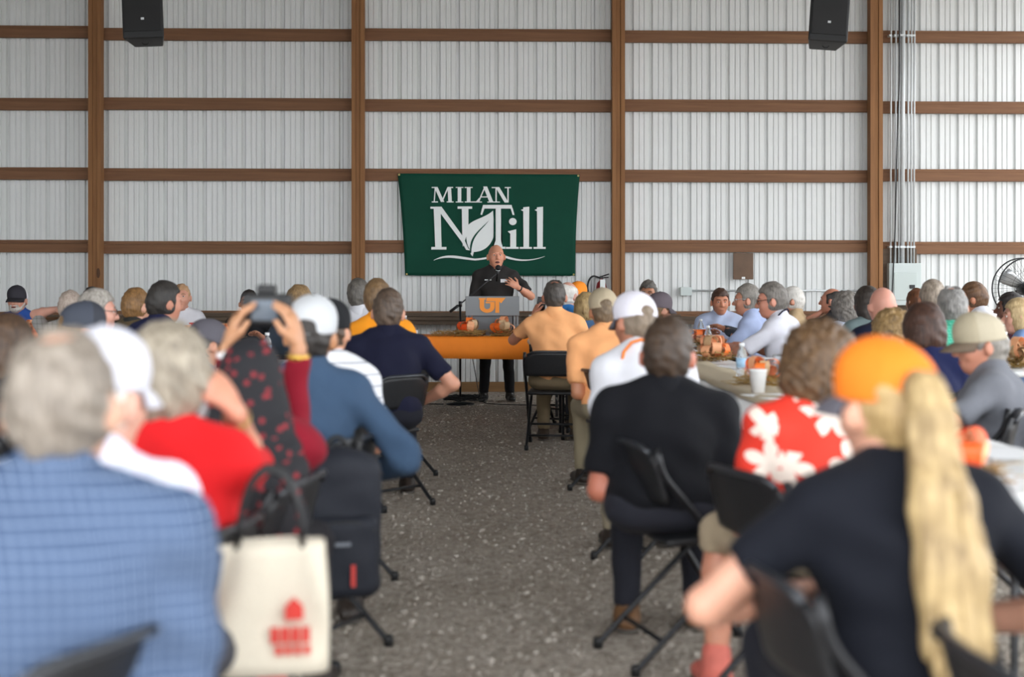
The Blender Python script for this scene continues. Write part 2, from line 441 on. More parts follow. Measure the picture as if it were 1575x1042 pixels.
# ---- lumber lying on brackets along the wall
for u in (-4.37, -1.33, 1.71, 4.75):
    br = empty('lumber_bracket', (u, WALL-.215, .80)); tag(br, {-4.37: 'wooden bracket arm holding lumber on the leftmost wall post', -1.33: 'wooden bracket arm holding lumber on the post left of the green banner', 1.71: 'wooden bracket arm holding lumber on the post right of the green banner', 4.75: 'wooden bracket arm on the post beside the electrical panel'}[u], 'bracket', 'lumber brackets on the posts')
    box('arm', (-.045, .045, -.36, -.001, -.06, 0), M_girtw, br, .004)
    bm = bmesh.new(); tube(bm, [(0, -.3, -.06), (0, -.02, -.3)], .022, 6); obj('brace', bm, M_girtw, br)
PL = [(-4.0, 1.6, .02, .115, 0, .045, 'long grey-brown lumber plank at the bottom of the wall stack, left half'),
      (-3.4, 2.75, .125, .22, 0, .045, 'long lumber plank at the bottom of the wall stack, behind the lectern'),
      (-4.55, -.2, .03, .14, .047, .04, 'weathered plank of the upper layer left of the banner post'),
      (-4.6, .55, .15, .25, .047, .04, 'weathered plank of the upper layer ending behind the lectern'),
      (.2, 2.68, .02, .13, .047, .04, 'weathered plank of the upper layer right of the lectern'),
      (-4.9, -3.55, .04, .15, .09, .022, 'thin dark board sticking out at the left end of the lumber stack'),
      (-5.1, -3.9, .16, .24, .09, .022, 'thin dark board behind the man in the dark cap at far left'),
      (-3.3, 1.45, .05, .17, .09, .045, 'top plank of the lumber stack running behind the speaker'),
      (1.0, 2.42, .03, .12, .09, .022, 'thin board ending right of the second post, on the stack'),
      (1.2, 2.32, .14, .2, .09, .03, 'short narrow board on top of the stack by the fire extinguisher'),
      (2.85, 4.95, .02, .12, 0, .05, 'plank on the wall behind the men in light blue shirts'),
      (2.7, 4.9, .02, .12, .052, .04, 'upper plank on the wall behind the men in light blue shirts'),
      (-7.3, -4.1, .04, .2, 0, .05, 'plank at the far left below the dark cap man')]
for (x0, x1, d0, d1, dz, t, lb) in PL:
    tag(box('lumber_plank', (x0, x1, WALL-.225-d1, WALL-.225-d0, .802+dz, .802+dz+t), M_old, None, .004), lb, 'plank', 'planks stacked along the wall')

# ---- banner
M_ban = plain('banner_vinyl', '#0a3f30', .7, 0, .25, 5, .12, spec=.15)
M_white = plain('banner_white', '#d8dcdb', .5, 0, 0, 8, .03)
BY = WALL-.10
def bp(cx, cy, dy=0):        # banner drawing point -> world
    p = P(590+cx/4.92, 240+cy/4.92, 16.72); return Vector((p.x, BY-dy, p.z))
ban = empty('banner', (0, 0, 0)); tag(ban, 'dark green vinyl banner with white lettering and a leaf, hung on the wall', 'banner')
bm = bmesh.new(); NX, NZ = 48, 28; g = {}
cor = [(108, 135), (1485, 140), (1450, 908), (165, 905)]
for i in range(NX+1):
    for j in range(NZ+1):
        s, t = i/NX, j/NZ
        x = (cor[0][0]*(1-s)+cor[1][0]*s)*(1-t)+(cor[3][0]*(1-s)+cor[2][0]*s)*t
        y = (cor[0][1]*(1-s)+cor[1][1]*s)*(1-t)+(cor[3][1]*(1-s)+cor[2][1]*s)*t
        x += 10*math.sin(t*PI)*(1-2*s)*.8
        wv = .010*math.sin(9*s+3*t)*math.exp(-((min(s, 1-s))/.16)**2)+.004*math.sin(21*s-6*t)*min(1, 6*min(s, 1-s))*.4
        g[i, j] = bm.verts.new(bp(x, y, wv))
for i in range(NX):
    for j in range(NZ): bm.faces.new((g[i, j], g[i, j+1], g[i+1, j+1], g[i+1, j]))
solid(bm, .002)
obj('vinyl_sheet', bm, M_ban, ban, True)
def flat(polys, name, m, parent, f, dy):
    bm = bmesh.new()
    for n_, po in enumerate(polys):
        vs_ = [bm.verts.new(f(x, y, dy+.0007*n_)) for x, y in po]
        try: bm.faces.new(vs_)
        except ValueError: pass
    bmesh.ops.triangulate(bm, faces=bm.faces[:])
    return obj(name, bm, m, parent)
def RECT(x0, y0, x1, y1): return [(x0, y0), (x1, y0), (x1, y1), (x0, y1)]
def st(x0, y0, x1, y1, w): return [(x0-w/2, y0), (x0+w/2, y0), (x1+w/2, y1), (x1-w/2, y1)]
T0, T1 = 237, 354
mil = {'letter_m': [RECT(365, 346, 412, T1), st(392, 242, 384, 350, 9), RECT(365, T0, 402, T0+8), st(396, T0, 447, 350, 26), st(490, T0, 441, 350, 11), st(497, T0, 504, 350, 27), RECT(478, 346, 530, T1), RECT(490, T0, 526, T0+8)],
       'letter_i': [RECT(561, T0, 588, T1), RECT(546, T0, 603, T0+7), RECT(546, 347, 603, T1)],
       'letter_l': [RECT(630, T0, 658, T1), RECT(614, T0, 674, T0+7), RECT(614, 346, 716, T1), [(716, T1), (700, 346), (722, 320), (728, 320)]],
       'letter_a': [st(768, T0-4, 718, 350, 10), st(768, T0-4, 815, 350, 30), RECT(735, 308, 800, 316), RECT(700, 347, 744, T1), RECT(785, 347, 838, T1)],
       'letter_n': [RECT(846, T0, 856, T1), RECT(818, T0, 862, T0+8), RECT(832, 347, 880, T1), st(860, T0, 930, T1, 30), RECT(936, T0, 946, T1), RECT(916, T0, 962, T0+8)]}
for n, po in mil.items(): flat(po, n, M_white, ban, bp, .014)
def arc(cx, cy, rx, ry, a0, a1, n): return [(cx+rx*math.cos(math.radians(a0+(a1-a0)*i/n)), cy+ry*math.sin(math.radians(a0+(a1-a0)*i/n))) for i in range(n+1)]
def bez(p0, p1, p2, p3, n=12):
    return [tuple(p0[k]*(1-t)**3+3*p1[k]*t*(1-t)**2+3*p2[k]*t*t*(1-t)+p3[k]*t**3 for k in (0, 1)) for t in [i/n for i in range(n+1)]]
flat([RECT(355, 386, 440, 402), [(380, 400), (432, 400), (440, 695), (392, 695)], RECT(362, 690, 476, 710), [(395, 388), (440, 388), (600, 610), (640, 700), (655, 716), (625, 712), (590, 650)], RECT(560, 384, 670, 402), [(592, 400), (642, 400), (642, 560), (600, 690), (596, 620)]], 'letter_big_n', M_white, ban, bp, .014)
leaf = bez((640, 525), (680, 480), (770, 470), (828, 415))+bez((828, 415), (836, 520), (836, 560), (830, 620))[1:]+bez((830, 620), (800, 700), (740, 730), (668, 728))[1:]+bez((668, 728), (628, 690), (612, 610), (640, 525))[1:-1]
flat([leaf, [(652, 712), (684, 722), (674, 762), (660, 746)]], 'leaf', M_white, ban, bp, .020)
vein = bez((655, 735), (640, 610), (720, 570), (798, 488))+bez((798, 488), (740, 570), (665, 600), (664, 735))[1:]
flat([vein, bez((828, 412), (838, 520), (846, 600), (815, 668))+bez((824, 668), (856, 600), (848, 520), (836, 412))], 'leaf_vein', M_ban, ban, bp, .023)
flat([[(752, 372), (968, 372), (975, 400), (745, 400)], [(745, 395), (765, 395), (745, 448), (733, 445)], [(960, 395), (976, 395), (990, 448), (976, 448)], [(848, 398), (888, 398), (888, 640), (900, 690), (830, 690), (848, 640)], RECT(840, 688, 922, 704)], 'letter_t', M_white, ban, bp, .013)
flat([RECT(958, 575, 1003, 695), [(938, 572), (1003, 556), (1003, 590), (958, 590)], arc(977, 498, 29, 27, 0, 350, 18), [(925, 690), (1022, 690), (1022, 704), (925, 704)]], 'letter_small_i', M_white, ban, bp, .014)
for dx in (0, 104):
    flat([[(1056+dx, 390), (1102+dx, 385), (1100+dx, 695), (1058+dx, 695)], [(1038+dx, 410), (1100+dx, 385), (1100+dx, 410), (1056+dx, 420)], RECT(1030+dx, 690, 1122+dx, 704)], 'letter_small_l', M_white, ban, bp, .014)
top = bez((380, 790), (480, 730), (560, 760), (690, 778), 16)+bez((690, 778), (790, 775), (860, 730), (950, 765), 14)[1:]+bez((950, 765), (1040, 795), (1130, 790), (1218, 760), 14)[1:]
botm = bez((380, 792), (480, 752), (560, 782), (690, 792), 16)+bez((690, 792), (790, 788), (860, 748), (950, 782), 14)[1:]+bez((950, 782), (1040, 805), (1130, 798), (1218, 762), 14)[1:]
flat([[top[i], top[i+1], botm[i+1], botm[i]] for i in range(len(top)-1)], 'swoosh', M_white, ban, bp, .014)
for c_ in cor:
    bm = bmesh.new(); p = bp(c_[0]+(12 if c_[0] < 800 else -12), c_[1]+(10 if c_[1] < 500 else -10), .012); tube(bm, [p+Vector((.008*math.cos(a*PI/5), 0, .008*math.sin(a*PI/5))) for a in range(10)], .0025, 5, closed=True); obj('grommet', bm, plain('brass', '#b6a46a', .35, .9), ban)


# ---- wall fittings
M_gray = plain('grey_enamel', '#b9c2c0', .45, 0, 0, 5, .04)
M_galv = plain('galvanised', '#c3c7c8', .4, .15, .05, 30, .1)
M_black = plain('black_plastic', '#101113', .5, 0, .05, 60, .2)
M_blk2 = plain('black_frame', '#15161a', .38, .2, .03, 50, .2)
p0 = P(1368, 405, 16.7); p1 = P(1418, 470, 16.7)
pan = empty('electrical_panel', (p0.x, WALL-.12, 0)); tag(pan, 'pale grey electrical panel box on the wall below the conduits', 'electrical panel')
wd = p1.x-p0.x
box('cabinet', (0, wd, -.1, 0, p1.z, p0.z), M_gray, pan, .006)
box('door', (.055, wd-.055, -.112, -.1, p1.z+.06, p0.z-.11), plain('panel_door', '#b3bdba', .45, 0, 0, 5, .03), pan, .004)
box('latch', (wd*.62, wd*.79, -.118, -.112, p0.z-.30, p0.z-.255), M_black, pan, .002)
bb = tag(box('backing_board', (p0.x-.10, p0.x+.36, WALL-.118, WALL-.08, p1.z-.15, p0.z+.17), M_old, None, .003), 'dark wooden board behind the electrical panel', 'board')
cds = [(1373.5, .011), (1381, .011), (1386.5, .010), (1392, .026), (1400.5, .011), (1405.5, .011), (1410, .011)]
for i, (px, r) in enumerate(cds):
    b_ = P(px, 405, 16.68); t_ = P(px+1.5, -60, 16.68)
    cd = empty('conduit', (0, 0, 0)); tag(cd, ['leftmost thin steel conduit rising from the electrical panel', 'second thin steel conduit from the left above the panel', 'thin steel conduit just left of the thick pipe above the panel', 'thick grey service pipe rising in the middle of the conduits', 'thin steel conduit just right of the thick pipe above the panel', 'second thin steel conduit from the right above the panel', 'rightmost thin steel conduit rising from the panel'][i], 'conduit', 'conduits above the electrical panel')
    bm = bmesh.new(); tube(bm, [(b_.x, WALL-.15, b_.z-.02), (t_.x, WALL-.15, 5.3)], r, 10); obj('pipe', bm, M_galv, cd, True)
    for z in (ZG[1], ZG[4]):
        box('clamp', (b_.x-r-.006, b_.x+r+.006, WALL-.152-r, WALL-.076, z-.012, z+.012), M_galv, cd, .002)
bm = bmesh.new(); a = P(1378, 470, 16.5); c_ = P(1393, 0, 16.5)
pts = [(c_.x, WALL-.19, 5.3), (c_.x, WALL-.19, 3.6), (c_.x-.03, WALL-.2, 3.0), (c_.x-.05, WALL-.2, 2.0), (a.x+.03, WALL-.24, 1.5), (a.x, WALL-.25, 1.0), (a.x-.02, WALL-.23, .3), (a.x-.02, WALL-.2, .01)]
tube(bm, round_path(pts, .3), .008, 8); tag(obj('hanging_cable', bm, M_black, None, True), 'black cable hanging down in front of the electrical panel', 'cable')
a = P(1047, 442, 16.75); c_ = P(1065, 455, 16.75)
jb = empty('junction_box', (0, 0, 0)); tag(jb, 'small grey junction box with a conduit running right along the wall', 'junction box')
box('housing', (a.x, c_.x, WALL-.09, WALL-.02, c_.z, a.z), M_gray, jb, .004)
e_ = P(1338, 448, 16.75); bm = bmesh.new(); zc = P(1060, 447.5, 16.75).z; tube(bm, [(c_.x-.01, WALL-.045, zc), (e_.x, WALL-.045, zc)], .011, 8); obj('conduit_run', bm, M_galv, jb, True)
a = P(1130, 389, 16.7); c_ = P(1161, 430, 16.7)
bd = empty('clipboard_plate', (0, 0, 0)); tag(bd, 'brown wooden plate hanging on the wall below a girt', 'plate')
box('plate', (a.x, c_.x, WALL-.1, WALL-.076, c_.z, a.z), plain('brown_ply', '#5b432f', .6, 0, .1, 8, .3), bd, .003)
box('label_dot', ((a.x+c_.x)/2-.02, (a.x+c_.x)/2+.02, WALL-.104, WALL-.1, c_.z+.005, c_.z+.03), M_white, bd)
# fire extinguisher by the third post
ex = P(926, 446, 16.6); fe = empty('fire_extinguisher', (ex.x, WALL-.15, ex.z-.30)); tag(fe, 'red fire extinguisher with black hose and white tag hung beside the post', 'fire extinguisher')
bm = bmesh.new(); lathe(bm, [(.0, 0), (.055, 0), (.062, .015), (.062, .33), (.05, .38), (.022, .41), (.022, .43), (0, .43)], 18); obj('cylinder', bm, plain('extinguisher_red', '#8c1a1c', .35), fe, True)
bm = bmesh.new(); bx(bm, -.02, .02, -.02, .02, .42, .46, .004); tube(bm, [(0, 0, .455), (.09, -.01, .485)], .008, 6); tube(bm, [(0, 0, .44), (.085, -.01, .445)], .007, 6); obj('valve', bm, M_black, fe)
bm = bmesh.new(); tube(bm, [(-.02, -.02, .44)]+[(-.09+.075*math.cos(a_), -.04, .33+.13*math.sin(a_)) for a_ in np.linspace(1.3, 4.3, 12)], .011, 8); obj('hose', bm, M_black, fe, True)
bm = bmesh.new(); bx(bm, -.022, .04, -.075, -.07, .20, .42, .002); obj('tag', bm, M_white, fe)
# hanging loudspeakers
def pa(px0, px1, py, Y, tilt, lb):
    a = P(px0, py, Y); b_ = P(px1, py, Y); c = (a+b_)/2; w2 = (b_.x-a.x)/2; H = .62
    r = empty('loudspeaker', (c.x, c.y, a.z)); tag(r, lb, 'loudspeaker', 'loudspeakers hung from the roof')
    bm = bmesh.new(); bx(bm, -w2, w2, -.02, .30, 0, H, .015)
    for v in bm.verts:
        if v.co.y > .15: v.co.x *= .72
    o = obj('cabinet', bm, M_black, r)
    gr = box('grille', (-w2+.02, w2-.02, -.03, -.018, .06, H-.03), plain('grille', '#08080a', .6, 0, .4, 300, .3), r, .004)
    bd_ = box('badge', (-.014, .014, -.034, -.03, .165, .185), M_galv, r)
    bm = bmesh.new(); tube(bm, [(.03*math.cos(t), .1, -.01-.02*math.sin(t)) for t in np.linspace(0, PI, 8)], .006, 6); obj('eye_bolt', bm, M_black, r)
    
    for xx in (-.1, .1): bm = bmesh.new(); tube(bm, [(xx, .14, H-.01), (xx, .14, 5.0-a.z)], .006, 6); obj('hanging_rod', bm, M_blk2, r)
    r.rotation_euler = (math.radians(-6), math.radians(tilt), math.radians(-tilt*1.2))
pa(190, 252, 59, 12.9, -3, 'black hanging loudspeaker at the upper left of the wall')
pa(1243, 1303, 64, 12.9, 4.5, 'black hanging loudspeaker at the upper right, near the post')
# pedestal drum fan
fc = P(1577, 444, 15.2); fan = empty('pedestal_fan', (fc.x, fc.y, 0)); tag(fan, 'large round wire-guarded pedestal fan at the right edge', 'fan')
Rf = .325
bm = bmesh.new()
for yy in (-.09, .09): tube(bm, [(Rf*math.cos(t), yy, fc.z+Rf*math.sin(t)) for t in np.linspace(0, 2*PI, 48, endpoint=False)], .008, 6, closed=True)
obj('guard_rim', bm, M_blk2, fan, True)
bm = bmesh.new()
for yy in (-.12, .12):
    for k in range(40):
        t = 2*PI*k/40; tube(bm, [(.05*math.cos(t), yy*1.1, fc.z+.05*math.sin(t)), (.2*math.cos(t), yy*1.05, fc.z+.2*math.sin(t)), (Rf*math.cos(t), yy*.75, fc.z+Rf*math.sin(t))], .0016, 4, cap=False)
    tube(bm, [(.19*math.cos(t), yy*1.05, fc.z+.19*math.sin(t)) for t in np.linspace(0, 2*PI, 32, endpoint=False)], .0016, 4, closed=True)
gw = obj('guard_wires', bm, M_blk2, fan); gw['kind'] = 'stuff'
for k in range(3):
    bm = bmesh.new(); t0 = 2*PI*k/3+.5
    rows = [[(r_*math.cos(t0+s*(.5-.25*r_/Rf)), s*.05, fc.z+r_*math.sin(t0+s*(.5-.25*r_/Rf))) for s in (-1, -.3, .4, 1)] for r_ in (.05, .14, .22, .29)]
    vv = [[bm.verts.new(p) for p in r_] for r_ in rows]
    for i in range(3):
        for j in range(3): bm.faces.new((vv[i][j], vv[i][j+1], vv[i+1][j+1], vv[i+1][j]))
    solid(bm, .003); obj('blade', bm, plain('fan_blade', '#c9cdd0', .3, .6), fan, True)
bm = bmesh.new(); lathe(bm, [(0, -.2), (.06, -.19), (.075, -.1), (.075, .02), (.05, .06), (0, .065)], 16)
bmesh.ops.rotate(bm, verts=bm.verts[:], cent=(0, 0, 0), matrix=Matrix.Rotation(-PI/2, 3, 'X')); bmesh.ops.translate(bm, verts=bm.verts[:], vec=(0, .05, fc.z)); obj('motor', bm, M_blk2, fan, True)
bm = bmesh.new(); tube(bm, [(0, .22, fc.z-.02), (0, .22, .03)], .022, 10); obj('pole', bm, M_blk2, fan, True)
bm = bmesh.new(); lathe(bm, [(0, 0), (.24, 0), (.24, .015), (.05, .05), (0, .05)], 24, (0, .22, 0)); obj('base', bm, M_blk2, fan, True)
# ================================================================ folding chairs
M_seat = plain('chair_vinyl', '#17181b', .45, 0, .1, 80, .2)
def make_chair():
    r = empty('folding_chair')
    for s in (-1, 1):
        bm = bmesh.new(); x = s*.215
        tube(bm, round_path([(x, .25, .012), (x, .235, .03), (x, -.03, .45), (x, -.215, .66), (x*.97, -.235, .75)], .12, 4), .0125, 8); obj('leg', bm, M_blk2, r, True)
        bm = bmesh.new(); x2 = s*.19
        tube(bm, round_path([(x2, -.30, .012), (x2, -.285, .03), (x2, .0, .30), (x2, .13, .425)], .1, 4), .0115, 8); obj('rear_leg', bm, M_blk2, r, True)
        for q, (xx, yy) in enumerate(((x, .25), (x2, -.30))):
            bm = bmesh.new(); lathe(bm, [(0, 0), (.017, 0), (.017, .03), (.013, .04), (0, .04)], 10, (xx, yy, 0)); obj('foot_cap', bm, M_black, r, True)
    bm = bmesh.new(); tube(bm, [(-.215, .135, .16), (.215, .135, .16)], .009, 8); obj('front_stretcher', bm, M_blk2, r, True)
    bm = bmesh.new(); tube(bm, [(-.19, -.2, .105), (.19, -.2, .105)], .009, 8); obj('rear_stretcher', bm, M_blk2, r, True)
    bm = bmesh.new(); bx(bm, -.195, .195, -.19, .20, .425, .452, .012)
    for v in bm.verts: v.co.z += .035*v.co.y-.012*(1-(v.co.x/.2)**2)
    obj('seat', bm, M_seat, r, True)
    bm = bmesh.new(); g = {}; NX, NZ = 14, 8                  # curved back panel with rounded upper corners
    for i in range(NX+1):
        for j in range(NZ+1):
            s = i/NX*2-1; t = j/NZ; z = .565+.19*t; hw = .215
            if t > .7: hw *= 1-.13*((t-.7)/.3)**2.2
            z -= .03*abs(s)**4*(t > .5)*(t-.5)*2
            g[i, j] = bm.verts.new((s*hw, -.20-.05*(z-.56)/.2-.035*(1-s*s), z))
    for i in range(NX):
        for j in range(NZ): bm.faces.new((g[i, j], g[i+1, j], g[i+1, j+1], g[i, j+1]))
    solid(bm, .014); obj('backrest', bm, M_seat, r, True)
    bm = bmesh.new(); pts = [(s*.207*(1-.1*(abs(s) > .8)), -.252-.035*(1-s*s), .757-.028*abs(s)**5) for s in np.linspace(-1, 1, 15)]
    tube(bm, pts, .0105, 8); obj('top_rail', bm, plain('rail', '#3a3c40', .3, .5), r, True)
    return r
chair0 = make_chair(); _used = [False]
def chair(x, y, rz, label):
    o = chair0 if not _used[0] else dup(chair0)
    _used[0] = True; o.location = (x, y, 0); o.rotation_euler = (0, 0, rz)
    tag(o, label, 'chair', 'black folding chairs'); return o

# ================================================================ people
M_eye = plain('eye_white', '#d9d4cc', .3); M_iris = plain('iris', '#2a211b', .2); M_lip = plain('lips', '#9c5f52', .5); M_brow = {}
M_shoe = plain('shoe_leather', '#2a211b', .5, 0, .1, 60); M_sole = plain('sole', '#55504a', .7)
M_lens = plain('spectacle_frame', '#1c1a1a', .3)
def ik(a, t, l1, l2, hint):
    a, t, hint = Vector(a), Vector(t), Vector(hint)
    d = t-a; L = min(d.length, (l1+l2)*.995); d.normalize(); t = a+d*L
    x = (l1*l1-l2*l2+L*L)/(2*L); h = math.sqrt(max(0, l1*l1-x*x))
    p = hint-d*hint.dot(d); p.normalize(); return a+d*x+p*h, t
def fold(amp, seed=0, f=1):
    r = random.Random(seed); ph = [r.uniform(0, 6) for _ in range(6)]
    def g(X, Y, Z):
        return amp*(np.sin(34*f*X+22*f*Z+ph[0]+1.5*np.sin(11*Z+ph[1]))*np.sin(13*f*Z-9*X+ph[2])+.6*np.sin(52*f*Z+17*X+20*Y+ph[3]+2*np.sin(9*X+ph[5]))*np.sin(19*X+ph[4]))
    return g
def head_fields():
    pass
def add_head(F, T, R, s, fat=1.0):
    def L(p): return T+R @ (np.array(p)*s)
    def e(c, r, k=.015, Rr=None, sub=False): F.ell(L(c), np.array(r)*s, R if Rr is None else R @ Rr, k, sub)
    e((0, -.008, .010), (.078, .097, .104)); e((0, .03, -.035), (.062*fat, .062, .08), .03)
    e((0, .055, -.088), (.036*fat, .034, .028), .03)
    e((0, .075, .032), (.055, .018, .014), .02)
    for x in (-1, 1):
        e((x*.036, .068, -.028), (.026, .02, .024), .025)
        e((x*.032, .098, .010), (.017, .012, .011), .012, None, True)
        F.ell(L((x*.085, -.010, -.014)), np.array((.010, .023, .034))*s, R @ rotm(0, 0, x*-.55), .008)
    F.cone(L((0, .090, .014)), L((0, .113, -.026)), .009*s, .014*s, .012)
    for x in (-1, 1): e((x*.011, .104, -.030), (.009, .010, .008), .008)
    e((0, .088, -.058), (.026, .012, .007), .008); e((0, .087, -.070), (.023, .012, .008), .008)
    e((0, .101, -.0635), (.018, .008, .0022), .003, None, True)
def face_bits(par, T, R, s, mouth=0, brow='#4a3526', eyes=True, glasses=None, facehair=None, lid=None):
    def L(p): return Vector(T+R @ (np.array(p)*s))
    if eyes:
        for x in (-1, 1):
            bm = bmesh.new(); bmesh.ops.create_uvsphere(bm, u_segments=10, v_segments=8, radius=.0105*s, matrix=Matrix.Translation(L((x*.032, .0805, .010)))); eo = obj('eye', bm, M_eye, par, True)
            bm = bmesh.new(); bmesh.ops.create_uvsphere(bm, u_segments=8, v_segments=6, radius=.0066*s, matrix=Matrix.Translation(L((x*.032, .0858, .0095)))); obj('iris', bm, M_iris, eo, True)
            bm = bmesh.new(); tube(bm, [L((x*.018, .090, .016)), L((x*.032, .0935, .0185)), L((x*.047, .084, .0155))], [.003*s, .0045*s, .003*s], 6); obj('eyelid', bm, lid, par, True)
            bm = bmesh.new(); tube(bm, [L((x*.014, .093, .030)), L((x*.032, .092, .035)), L((x*.052, .080, .029))], [.0035*s, .0042*s, .0025*s], 6); obj('eyebrow', bm, plain('brow'+brow, brow, .8), par, True)
    bm = bmesh.new(); bmesh.ops.create_uvsphere(bm, u_segments=12, v_segments=8, radius=1)
    o = .004+mouth
    for v in bm.verts: v.co = L((v.co.x*.025, .0965+v.co.y*.006-abs(v.co.x)**2*.006, -.0635+v.co.z*o))
    obj('mouth', bm, plain('mouth_dark', '#5a2a26', .5) if mouth else M_lip, par, True)
    if facehair:
        F = Field(); m, full = facehair
        F.ell((0, .078, -.088), (.040, .034, .03), None, .012)
        F.cone((-.03, .088, -.05), (.03, .088, -.05), .0085, .0085, .008); F.cone((-.034, .082, -.052), (-.036, .07, -.085), .011, .012, .01); F.cone((.034, .082, -.052), (.036, .07, -.085), .011, .012, .01)
        if full:
            for x in (-1, 1): F.cone((x*.045, .055, -.08), (x*.07, .01, -.03), .018, .011, .02)
        F.ell((0, .105, -.0645), (.024, .02, .009), None, .004, True)
        V, Q = F.mesh(.0055, fold(.0015, 3, 5)); sdf_obj('beard', V*s @ R.T+T, Q, m, par)
    if glasses:
        g = bmesh.new()
        for x in (-1, 1):
            tube(g, [L((x*.033+.026*math.cos(t), .106-abs(.026*math.cos(t)+x*.033)*.09, .006+.018*math.sin(t))) for t in np.linspace(0, 2*PI, 16, endpoint=False)], .0022*s, 5, closed=True)
            tube(g, [L((x*.059, .10, .01)), L((x*.082, .04, .012)), L((x*.083, -.005, .006))], .002*s, 5)
        tube(g, [L((-.008, .108, .008)), L((.008, .108, .008))], .002*s, 5)
        obj('glasses', g, glasses, par)
def hair_mesh(par, T, R, s, style, m, v=.006, seed=1):
    F = Field(); amp = .0032; fq = 3.4; cut = None; dispf = None
    def sides(t=0):
        F.box((0, .145, -.055), (.2, .11, .118), .03, None, .012, True)
        F.box((0, 0, -.205), (.2, .2, .125+t), .02, None, .01, True)
        for x in (-1, 1): F.ell((x*.098, -.004, -.026), (.032, .032, .046), None, .008, True)
    if style in ('short', 'crop', 'thin'):
        t = {'short': .014, 'crop': .008, 'thin': .006}[style]
        F.ell((0, -.010, .016), (.077+t*.75, .097+t, .107+t*1.1)); F.cone((0, -.065, -.02), (0, -.062, -.07), .052, .036, .03); sides()
    elif style == 'full':
        F.ell((0, -.012, .018), (.098, .118, .124)); F.ell((0, -.045, -.03), (.082, .075, .07), None, .04); F.ell((0, .05, .085), (.06, .045, .035), None, .03); sides(-.01); amp = .004; fq = 2.6
    elif style == 'bald':
        F.ell((0, -.010, .010), (.084, .108, .112)); F.cone((0, -.065, -.02), (0, -.062, -.07), .052, .036, .03); sides()
        F.ell((0, .035, .115), (.072, .115, .075), None, .012, True)
    elif style == 'spot':       # short hair with a bald crown
        F.ell((0, -.010, .014), (.086, .110, .118)); F.cone((0, -.065, -.02), (0, -.062, -.07), .052, .036, .03); sides()
        F.ell((0, -.045, .128), (.042, .045, .038), None, .014, True)
    elif style == 'bob':
        F.ell((0, -.012, .016), (.097, .115, .118)); F.ell((0, -.030, -.06), (.098, .088, .085), None, .05)
        F.box((0, .15, -.07), (.07, .10, .135), .03, None, .015, True); amp = .003; fq = 2.5
    elif style == 'long':
        F.ell((0, -.012, .016), (.093, .113, .118)); F.ell((0, -.03, -.06), (.092, .085, .09), None, .05); F.cone((0, -.065, -.06), (0, -.085, -.24), .075, .06, .04, (0, 1, 0), 1.7)
        F.box((0, .15, -.10), (.066, .10, .165), .03, None, .015, True); amp = .003; fq = 2.5
    elif style == 'curly':
        F.ell((0, -.015, .018), (.116, .128, .126)); F.ell((0, -.035, -.055), (.112, .10, .09), None, .05)
        F.box((0, .155, -.06), (.075, .10, .13), .03, None, .015, True)
        def dispf(X, Y, Z): return .0085*np.sin(62*X+9*np.sin(21*Z))*np.sin(58*Z+8*np.sin(19*Y))*np.sin(60*Y+7*np.sin(23*X))+.003*np.sin(130*X+40*Z)*np.sin(125*Z)
    elif style == 'short_f':    # fuller short cut, tapered nape
        F.ell((0, -.014, .020), (.104, .125, .122)); F.ell((0, -.05, -.035), (.088, .075, .065), None, .04); F.cone((0, -.06, -.06), (0, -.05, -.105), .05, .035, .03)
        F.box((0, .155, -.065), (.2, .11, .13), .03, None, .015, True)
        for x in (-1, 1): F.ell((x*.102, .01, -.045), (.03, .028, .04), None, .01, True)
        def dispf(X, Y, Z): return .004*np.sin(95*X+14*Z+5*np.sin(18*Z))*np.sin(28*Z+20*Y)+.0022*np.sin(190*X+60*Y+9*np.sin(30*Z))
    if dispf is None: dispf = fold(amp, seed, fq)
    V, Q = F.mesh(v, dispf)
    return sdf_obj('hair', V*s @ R.T+T, Q, m, par)
